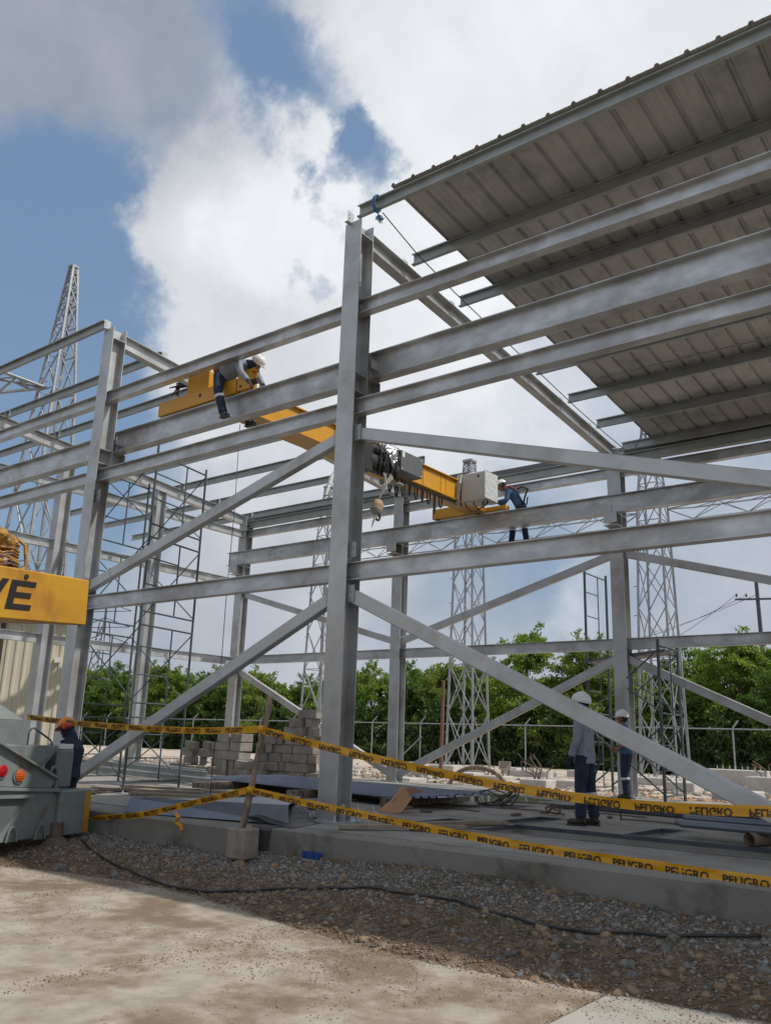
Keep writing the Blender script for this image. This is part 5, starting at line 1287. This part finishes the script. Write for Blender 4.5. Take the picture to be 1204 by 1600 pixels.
# yellow counterweight with lettering
cw = MB(); A_ = [(.43, 2.32), (3.3, 2.13), (3.3, 2.77), (.46, 2.91)]
d1, d0 = 0, -1.15
cw.add([T(s, z, d1) for s, z in A_] + [T(s+(.55 if s < 1 else 0), z-.0, d0) for s, z in A_], [(0, 1, 2, 3), (7, 6, 5, 4), (0, 4, 5, 1), (1, 5, 6, 2), (2, 6, 7, 3), (3, 7, 4, 0)])
c = cw.build('counterweight', YELC, tr, bevel=.014)
def letter(strokes, s0, z0, h, w, shear=.14):
    m_ = MB()
    for poly in strokes:
        pts = [(s0 - w*u - shear*h*v, z0 + h*v + .045*(s0-1.35)*-1*0) for u, v in poly]
        m_.plate([T(s, z + (1.35-s)*.066, .0015) for s, z in pts], tn, .003)
    return m_
E_ = [[(0,0),(1,0),(1,.2),(.27,.2),(.27,.40),(.9,.40),(.9,.60),(.27,.60),(.27,.80),(1,.80),(1,1),(0,1)]]
V_ = [[(0,1),(.26,1),(.52,.32),(.78,1),(1.04,1),(.64,0),(.40,0)]]
m_ = letter(E_, 1.74, 2.375, .355, .37); m_.build('lettering', BLKP, c)
m_ = letter(V_, 2.19, 2.375, .355, .40); m_.build('lettering', BLKP, c)
q = MB(); q.tube(T(1.49, 2.775, .001), T(1.49, 2.775, .018), .030, 12); q.build('plug', BLACK, c)
# hydraulic unit on top
q = MB(); q.ell(T(1.95, 3.22, -.25), (.26, .28, .13), 16, 10).ell(T(1.72, 3.17, -.2), (.15, .14, .12), 12, 8).tube(T(2.1, 3.18, -.16), T(1.62, 3.17, -.16), .10, 8).box(*[v for v in (0,0,0,0,0,0)]) if False else q.ell(T(1.95, 3.22, -.25), (.26, .28, .13), 16, 10).ell(T(1.72, 3.17, -.2), (.15, .14, .12), 12, 8).tube(T(2.1, 3.18, -.16), T(1.62, 3.17, -.16), .10, 8); hb = q.build('hydraulic_unit', YELH, tr, False)
tprism([(1.72, 2.80), (2.3, 2.78), (2.3, 3.05), (1.78, 3.02)], -.5, -.1).build('valve_block', YELH, tr, bevel=.02)
RR = random.Random(22)
for i in range(9):
    s0 = 1.50+.035*RR.random(); z_ = 2.86+.035*i
    q = MB(); q.path([T(1.95, z_+.02, -.15), T(1.8, z_+RR.uniform(-.03, .03), -.10), T(1.68, z_+RR.uniform(-.02, .03), -.08), T(1.56+RR.uniform(-.03, .03), z_, -.1), T(1.62, z_+.02, -.2)], .017, 6); q.build('hydraulic_fitting', RUST if i % 3 == 1 else YELH, tr, True)
q = MB(); q.path([T(1.60, 3.22, -.1), T(1.50, 3.16, -.08), T(1.48, 3.0, -.06), T(1.46, 2.9, -.06), T(1.52, 2.85, -.08), T(1.70, 2.84, -.06)], .022, 7); q.build('hydraulic_hose', YELH, tr, True)
q = MB(); q.ell(T(1.62, 3.08, -.13), (.045, .045, .06), 10, 7).ell(T(1.66, 2.93, -.1), (.04, .04, .04), 10, 7); split(q, 'filter_cap', BLACK, tr, smooth=True)
tprism([(.9, 2.885), (1.5, 2.85), (1.5, 2.98), (1.35, 2.99)], -.6, -.35).build('cover_plate', GREYP, tr)

# ================================================================== PEOPLE
def remeshed(mb, name, m, parent, vox=.011, smooth=3, fac=.5):
    me = mb.mesh('tmp'); bm = bmesh.new(); bm.from_mesh(me); bmesh.ops.recalc_face_normals(bm, faces=bm.faces); bm.to_mesh(me); bm.free()
    o = bpy.data.objects.new('tmp', me); COL.objects.link(o)
    r = o.modifiers.new('r', 'REMESH'); r.mode = 'VOXEL'; r.voxel_size = vox
    s = o.modifiers.new('s', 'SMOOTH'); s.iterations = smooth; s.factor = fac
    bpy.context.view_layer.update()
    out = bpy.data.meshes.new_from_object(o.evaluated_get(bpy.context.evaluated_depsgraph_get()))
    bpy.data.objects.remove(o); out.materials.clear(); out.materials.append(m); out.shade_smooth()
    q = bpy.data.objects.new(name, out); COL.objects.link(q); put(q, parent); return q
def loft(b, rings, side):
    """rings: (centre, half width along side, half depth)"""
    side = Vector(side).normalized(); base = len(b.v); n = 16; C_ = [Vector(r[0]) for r in rings]; m_ = len(rings)
    for i, (c, ra, rb) in enumerate(rings):
        d = (C_[min(i+1, m_-1)]-C_[max(i-1, 0)]).normalized(); f = d.cross(side).normalized(); s_ = f.cross(d).normalized()
        for k_ in range(n):
            a = 2*math.pi*k_/n; ca, sa = math.cos(a), math.sin(a); e = .85
            b.v.append(tuple(Vector(c) + s_*ra*math.copysign(abs(ca)**e, ca) + f*rb*math.copysign(abs(sa)**e, sa)))
    for i in range(m_-1):
        for k_ in range(n): k2 = (k_+1) % n; b.f.append((base+i*n+k_, base+i*n+k2, base+(i+1)*n+k2, base+(i+1)*n+k_))
    b.f.append(tuple(base+k_ for k_ in range(n-1, -1, -1))); b.f.append(tuple(base+(m_-1)*n+k_ for k_ in range(n)))
def limb(b, pts, rads, n=10):
    """tapered limb through joints, with balls at the joints"""
    P_ = catmull([tuple(p) for p in pts], 5); R_ = catmull([(r, 0, 0) for r in rads], 5); b.path(P_, [r[0] for r in R_], n)
def hand(b, w, d, palm_n, curl=.5, k=1.):
    """w wrist, d direction of the hand, palm_n palm normal"""
    w = Vector(w); d = Vector(d).normalized(); pn = Vector(palm_n); pn = (pn-d*pn.dot(d)).normalized(); s_ = d.cross(pn).normalized()
    m3_ = Matrix((s_, d, pn)).transposed()
    b.ell(w+d*.05*k, (.042*k, .055*k, .016*k), 10, 6, rot=m3_)
    for i, (o_, L_) in enumerate(((-.030, .068), (-.010, .078), (.011, .073), (.031, .058))):
        r0 = w+d*.088*k+s_*o_*k; c1 = d*math.cos(curl*.6)+pn*math.sin(curl*.6); c2 = d*math.cos(curl*1.5)+pn*math.sin(curl*1.5); c3_ = d*math.cos(curl*2.3)+pn*math.sin(curl*2.3)
        b.path([r0-d*.02*k, r0, r0+c1*L_*.45*k, r0+c1*L_*.45*k+c2*L_*.32*k, r0+(c1*.45+c2*.32+c3_*.25)*L_*k], [.0095*k, .0095*k, .009*k, .008*k, .0065*k], 7)
    r0 = w+d*.03*k-s_*.032*k; b.path([r0, r0-s_*.028*k+d*.022*k, r0-s_*.042*k+d*.05*k+pn*.012*k, r0-s_*.040*k+d*.07*k+pn*.02*k], [.013*k, .012*k, .010*k, .008*k], 7)
def head(b, H, f, up=(0, 0, 1), k=1.):
    H = Vector(H); f = Vector(f).normalized(); up = Vector(up); up = (up-f*up.dot(f)).normalized(); s_ = up.cross(f).normalized()
    M_ = Matrix((s_, f, up)).transposed()
    b.ell(H+up*.02*k, (.074*k, .094*k, .10*k), 16, 12, rot=M_); b.ell(H+f*.035*k-up*.055*k, (.052*k, .058*k, .062*k), 14, 9, rot=M_)
    b.path([H+f*.088*k+up*.02*k, H+f*.108*k-up*.012*k, H+f*.112*k-up*.026*k, H+f*.09*k-up*.032*k], [.010*k, .012*k, .014*k, .010*k], 7)   # nose
    b.ell(H+f*.086*k-up*.058*k, (.024*k, .012*k, .011*k), 8, 5, rot=M_); b.ell(H+f*.07*k-up*.095*k, (.026*k, .022*k, .018*k), 8, 5, rot=M_)
    for s in (-1, 1): b.ell(H+s_*s*.076*k-f*.005*k-up*.008*k, (.010*k, .022*k, .032*k), 8, 6, rot=M_); b.ell(H+s_*s*.03*k+f*.086*k+up*.03*k, (.02*k, .01*k, .007*k), 8, 5, rot=M_)
    return M_, s_, up, f
def helmet(t, H, f, up, m, k=1., brim=.035, full=False):
    H = Vector(H); f = Vector(f).normalized(); up = Vector(up); up = (up-f*up.dot(f)).normalized(); s_ = up.cross(f).normalized(); M_ = Matrix((s_, f, up)).transposed()
    b = MB(); b.ell(H+up*.045*k, (.112*k, .138*k, .118*k), 24, 12, rot=M_, z0=-.12, z1=1.)
    o = b.build('helmet', m, t, True)
    r = MB(); n = 28; vs = []
    for i in range(n):
        a = 2*math.pi*i/n; ca, sa = math.cos(a), math.sin(a); ext = (.035*max(0, sa)**2+.008) if not full else brim
        for q, zz in ((1., .033), (1.0, .026)):
            vs.append(H+up*(zz*k+.0*ca) + s_*(.110*k*ca) + f*(.136*k*sa))
        vs.append(H+up*(.022-.012*(sa > 0)*(not full))*k + s_*((.110+ext*(1 if full else .5))*k*ca) + f*((.136+ext*1.25)*k*sa))
    fs = []
    for i in range(n):
        j = (i+1) % n; fs += [(3*i, 3*i+2, 3*j+2, 3*j), (3*i+1, 3*j+1, 3*j+2, 3*i+2)]
    r.add(vs, fs); r.build('brim', m, o, True)
    r = MB(); r.path([H+up*.03*k+f*.12*k*math.cos(a)+up*.135*k*math.sin(a) for a in [.25+j*(math.pi-.5)/10 for j in range(11)]], .009*k, 6); r.build('ridge', m, o, True)
    return o
def person(loc, J, label, shirt, k=1., gl=None, sleeves='long', hood=None, helm=HELM, fullbrim=False, hem=.10, bands=True, belt=False, group=None):
    t = thing('person', loc, label, 'person', group)
    V_ = {a: (Vector(b_) if not isinstance(b_, (int, float)) else b_) for a, b_ in J.items()}; side = V_['side'].normalized(); f = V_['face'].normalized(); up = V_.get('up', Vector((0, 0, 1)))
    pel, che, nk, hd = V_['pelvis'], V_['chest'], V_['neck'], V_['head']
    fw = side.cross(Vector((0, 0, 1))) * -1 if False else Vector((0, 0, 1)).cross(side)*-1
    shl, shr = V_['sl'], V_['sr']; hl, hr_ = pel+side*.085*k-(che-pel).normalized()*.03, pel-side*.085*k-(che-pel).normalized()*.03
    # body
    b = MB(); up_t = (nk-pel).normalized()
    loft(b, [(pel-up_t*.08*k, .12*k, .09*k), (pel, .15*k, .105*k), (pel.lerp(che, .5), .13*k, .095*k), (che, .155*k, .105*k), (nk-up_t*.06*k, .15*k, .085*k), (nk-up_t*.01*k, .075*k, .06*k)], side)
    limb(b, [nk-up_t*.03*k, nk.lerp(hd, .6)], [.056*k, .052*k]); head(b, hd, f, up, k)
    for a, e, w in (('sl', 'el', 'wl'), ('sr', 'er', 'wr')):
        limb(b, [V_[a], V_[a].lerp(V_[e], .5), V_[e], V_[e].lerp(V_[w], .4), V_[w]], [.05*k, .045*k, .036*k, .036*k, .025*k])
        hand(b, V_[w], (V_[w]-V_[e]) if 'hd_'+w not in V_ else V_['hd_'+w], V_.get('pn', -f), .55, k)
    for h_, a, e in ((hl, 'kl', 'al'), (hr_, 'kr', 'ar')):
        limb(b, [h_, h_.lerp(V_[a], .5), V_[a], V_[a].lerp(V_[e], .35), V_[e]], [.085*k, .075*k, .052*k, .052*k, .036*k])
    remeshed(b, 'body', SKIN, t, .0075, 2)
    # trousers
    b = MB(); loft(b, [(pel-up_t*.10*k, .13*k, .105*k), (pel-up_t*.02*k, .168*k, .122*k), (pel+up_t*.09*k, .155*k, .115*k)], side)
    for h_, a, e in ((hl, 'kl', 'al'), (hr_, 'kr', 'ar')):
        kn, an = V_[a], V_[e]; limb(b, [h_, h_.lerp(kn, .5), kn, kn.lerp(an, .4), kn.lerp(an, .8), kn.lerp(an, .97)], [.102*k, .095*k, .078*k, .076*k, .074*k, .078*k], 12)
    tro = remeshed(b, 'trousers', NAVY, t, .012, 2)
    if bands:
        for a, e in (('kl', 'al'), ('kr', 'ar')):
            kn, an = V_[a], V_[e]; b = MB(); b.tube(kn.lerp(an, .16), kn.lerp(an, .28), .082*k, 16, .081*k); b.build('reflective_band', REFL, tro, True)
    # shirt
    b = MB(); lo = pel-up_t*hem*k
    loft(b, [(lo, .172*k, .135*k), (pel+up_t*.06*k, .168*k, .128*k), (pel.lerp(che, .6), .158*k, .122*k), (che+up_t*.02*k, .175*k, .128*k), (nk-up_t*.065*k, .168*k, .10*k), (nk-up_t*.012*k, .085*k, .07*k), (nk+up_t*.025*k, .066*k, .062*k)], side)
    for a, e, w in (('sl', 'el', 'wl'), ('sr', 'er', 'wr')):
        if sleeves == 'long': limb(b, [V_[a], V_[a].lerp(V_[e], .5), V_[e], V_[e].lerp(V_[w], .5), V_[e].lerp(V_[w], .93)], [.072*k, .064*k, .055*k, .052*k, .044*k])
        else: limb(b, [V_[a], V_[a].lerp(V_[e], .5), V_[a].lerp(V_[e], .92)], [.072*k, .066*k, .062*k])
    remeshed(b, 'shirt', shirt, t, .0105, 2)
    if belt:
        b = MB(); loft(b, [(pel+up_t*.00*k, .18*k, .142*k), (pel+up_t*.05*k, .176*k, .138*k)], side); b.build('belt', BLACK, t, True)
    # boots
    for a, tn_ in (('al', 'tl'), ('ar', 'tr')):
        an = V_[a]; td = V_[tn_].normalized(); dn = Vector((0, 0, -1)) if 'foot' not in V_ else V_['foot'].normalized()
        b = MB(); b.path([an-dn*.07*k, an, an+dn*.045*k], [.060*k, .056*k, .055*k], 12)
        sd_ = td.cross(-dn).normalized(); M_ = Matrix((sd_, td, -dn)).transposed()
        b.ell(an+td*.055*k+dn*.045*k, (.050*k, .135*k, .048*k), 14, 8, rot=M_); b.ell(an+td*.12*k+dn*.045*k, (.052*k, .07*k, .042*k), 14, 8, rot=M_)
        o = remeshed(b, 'boot', BOOT, t, .009, 1)
        c = an+td*.055*k+dn*.083*k; s2 = MB(); s2.hexa([c+M_@Vector(v)*k for v in ((-.045,-.12,-.012),(.045,-.12,-.012),(.05,.13,-.012),(-.05,.13,-.012),(-.045,-.12,.010),(.045,-.12,.010),(.05,.13,.010),(-.05,.13,.010))]); s2.build('sole', BLACK, o, bevel=.006)
    if gl:
        for e, w in (('el', 'wl'), ('er', 'wr')):
            b = MB(); d_ = (V_[w]-V_[e]); hand(b, V_[w], d_, V_.get('pn', -f), .5, k*1.12); b.tube(V_[w]-d_.normalized()*.05*k, V_[w]+d_.normalized()*.03*k, .036*k, 10); remeshed(b, 'glove', gl, t, .006, 1)
    up2 = (up-f*up.dot(f)).normalized(); s_ = up2.cross(f).normalized(); M_ = Matrix((s_, f, up2)).transposed()
    if hood:
        b = MB(); b.ell(hd-f*.018*k-up2*.01*k, (.088*k, .095*k, .115*k), 16, 10, rot=M_); b.path([hd-up2*.06*k-f*.03*k, nk+up_t*.02*k, nk-up_t*.03*k], [.078*k, .075*k, .10*k], 12); remeshed(b, 'neck_cover', hood, t, .010, 2)
    else:
        b = MB(); b.ell(hd-f*.02*k+up2*.01*k, (.082*k, .092*k, .092*k), 14, 9, rot=M_); b.build('hair', HAIR, t, True)
    helmet(t, hd+up2*.012*k, f, up, helm, k, full=fullbrim)
    return t
# standing worker in front
f1 = Vector((-.985, -.10, .17)); sd = Vector((.10, -.985, 0))
c = Vector((2.16, 2.70, 0))
def up_(v, z): return Vector((v.x, v.y, z))
J = dict(side=sd, face=f1, pelvis=c+Vector((.0, 0, .90)), chest=c+Vector((.0, 0, 1.20)), neck=c+Vector((-.0, 0, 1.43)), head=c+Vector((-.035, 0, 1.545)),
         sl=c+sd*.19+Vector((.0, 0, 1.36)), sr=c-sd*.19+Vector((.0, 0, 1.36)), el=c+sd*.24+Vector((-.02, 0, 1.09)), er=c-sd*.22+Vector((-.05, 0, 1.08)), wl=c+sd*.22+Vector((-.12, 0, .86)), wr=c-sd*.20+Vector((-.20, 0, .95)),
         kl=c+sd*.11+Vector((-.03, 0, .47)), kr=c-sd*.10+Vector((.03, 0, .47)), al=c+sd*.13+Vector((-.03, 0, .095)), ar=c-sd*.10+Vector((.08, 0, .095)), tl=Vector((-1, -.25, 0)), tr=Vector((-1, -.1, 0)), pn=Vector((0, 1, 0)))
person((2.16, 2.70, 0), J, 'taller worker in grey shirt and white helmet standing on the slab, back half turned', GREYSH, .99, gl=GLOVE, hood=NAVY, hem=.12)
# second worker behind
c = Vector((.20, 8.75, 0)); sd = Vector((.16, -.98, 0))
J = dict(side=sd, face=Vector((-.97, -.22, .05)), pelvis=c+Vector((.02, 0, .90)), chest=c+Vector((.02, 0, 1.19)), neck=c+Vector((-.01, 0, 1.42)), head=c+Vector((-.04, 0, 1.56)),
         sl=c+sd*.18+Vector((.0, 0, 1.35)), sr=c-sd*.18+Vector((.0, 0, 1.35)), el=c+sd*.25+Vector((.09, 0, 1.10)), er=c-sd*.22+Vector((-.02, 0, 1.1)), wl=c+sd*.19+Vector((-.09, 0, .97)), wr=c-sd*.05+Vector((-.20, 0, 1.0)),
         kl=c+sd*.09+Vector((-.01, 0, .48)), kr=c-sd*.09+Vector((-.04, 0, .48)), al=c+sd*.10+Vector((.03, 0, .095)), ar=c-sd*.10+Vector((-.02, 0, .095)), tl=Vector((-1, -.3, 0)), tr=Vector((-1, 0, 0)), pn=Vector((0, 1, 0)))
person((.2, 8.75, 0), J, 'shorter worker in blue short sleeved shirt and white helmet, hand on his belt', BLUESH, 1.02, sleeves='short', hem=.03)
# rigger bent over the near runway beam
q = Vector((0, 0, 0)); sd = Vector((.12, -.98, .1)).normalized()
J = dict(side=sd, face=Vector((.72, .1, -.66)), up=Vector((.66, 0, .75)), pelvis=Vector((-3.08, .40, 6.80)), chest=Vector((-2.80, .44, 6.92)), neck=Vector((-2.53, .46, 6.90)), head=Vector((-2.36, .46, 6.86)),
         sl=Vector((-2.60, .27, 6.88)), sr=Vector((-2.60, .63, 6.88)), el=Vector((-2.46, .22, 6.66)), er=Vector((-2.42, .62, 6.64)), wl=Vector((-2.31, .26, 6.48)), wr=Vector((-2.28, .56, 6.50)),
         kl=Vector((-2.92, .18, 6.40)), kr=Vector((-2.86, .78, 6.42)), al=Vector((-2.80, .22, 6.02)), ar=Vector((-2.74, .72, 6.02)), tl=Vector((.95, -.2, -.1)), tr=Vector((1, 0, 0)), pn=Vector((0, 0, -1)))
t = person((-3.0, .4, 6.5), J, 'rigger in grey shirt straddling the near runway beam, bent over the yellow carriage', GREYSH, .96, gl=GLOVE, hood=NAVY, hem=.03, belt=True)
b = MB(); b.box(-3.18, -3.05, .24, .33, 6.84, 6.93); o = b.build('red_pouch', REDC, t, bevel=.01)
# worker standing behind the far runway beam
sd = Vector((.35, -.93, 0)).normalized()
J = dict(side=sd, face=Vector((-.90, -.30, -.38)), up=Vector((-.3, 0, .95)), pelvis=Vector((-2.42, 9.32, 6.50)), chest=Vector((-2.55, 9.26, 6.76)), neck=Vector((-2.72, 9.20, 6.98)), head=Vector((-2.86, 9.16, 7.07)),
         sl=Vector((-2.60, 9.03, 6.90)), sr=Vector((-2.74, 9.38, 6.90)), el=Vector((-2.63, 8.96, 6.63)), er=Vector((-2.92, 9.30, 6.66)), wl=Vector((-2.83, 8.90, 6.60)), wr=Vector((-3.06, 9.08, 6.72)),
         kl=Vector((-2.33, 9.28, 6.06)), kr=Vector((-2.62, 9.28, 6.06)), al=Vector((-2.27, 9.29, 5.66)), ar=Vector((-2.68, 9.29, 5.66)), tl=Vector((-1, -.25, 0)), tr=Vector((-1, -.3, 0)), pn=Vector((0, 0, -1)))
t = person((-2.45, 9.3, 5.56), J, 'worker in blue overalls leaning over the far runway beam beside the wrapped cabinet', BLUESH, .98, gl=GLOVEY, hem=.05, belt=True)
b = MB(); b.path([(-2.45, 9.2, 6.95), (-2.3, 9.2, 6.98), (-2.18, 9.2, 6.90), (-2.26, 9.2, 6.70), (-2.30, 9.2, 6.50)], .022, 6).path([(-2.50, 9.15, 6.85), (-2.32, 9.2, 6.60), (-2.2, 9.2, 6.52), (-2.18, 9.2, 6.7)], .018, 6); split(b, 'harness_strap', BLACK, t)
b = MB(); b.path([(-2.66, 9.08, 6.98), (-2.6, 9.12, 7.0), (-2.54, 9.16, 6.92)], [.05, .06, .04], 8); b.build('red_scarf', mat('red_scarf', (.25,.05,.06), rough=.8), t)
# man with the orange helmet behind the mobile crane
c = Vector((-3.34, -1.47, -.33)); sd = Vector((.35, -.93, 0)).normalized()
J = dict(side=sd, face=Vector((-.88, -.25, -.38)), up=Vector((-.1, 0, 1)), pelvis=c+Vector((.04, 0, .80)), chest=c+Vector((.08, 0, 1.04)), neck=c+Vector((.0, 0, 1.24)), head=c+Vector((-.10, -.02, 1.335)),
         sl=c+sd*.17+Vector((.06, 0, 1.19)), sr=c-sd*.17+Vector((.0, 0, 1.19)), el=c+sd*.20+Vector((.14, 0, .93)), er=c-sd*.2+Vector((-.05, 0, .92)), wl=c+sd*.16+Vector((.08, 0, .72)), wr=c-sd*.1+Vector((-.2, 0, .8)),
         kl=c+sd*.1+Vector((-.06, 0, .42)), kr=c-sd*.1+Vector((-.06, 0, .42)), al=c+sd*.1+Vector((.02, 0, .09)), ar=c-sd*.1+Vector((.02, 0, .09)), tl=Vector((-1, -.2, 0)), tr=Vector((-1, 0, 0)), pn=Vector((0, 1, 0)))
t = person(tuple(c), J, 'man in dark jacket and wide brimmed orange helmet stooping behind the mobile crane', NAVY, .95, gl=GLOVE, hood=NAVY, helm=HELMO, fullbrim=True, bands=False)
b = MB(); b.ell((-3.20, -1.62, 1.06), (.06, .04, .035), 10, 6).ell((-3.28, -1.63, 1.03), (.05, .03, .03), 10, 6); split(b, 'tape_bundle', REDC, thing('red_bundle', (-3.2, -1.62, 1.06), 'small red bundle knotted on the upper tape next to the orange helmet', 'bundle'))

bpy.context.view_layer.update()
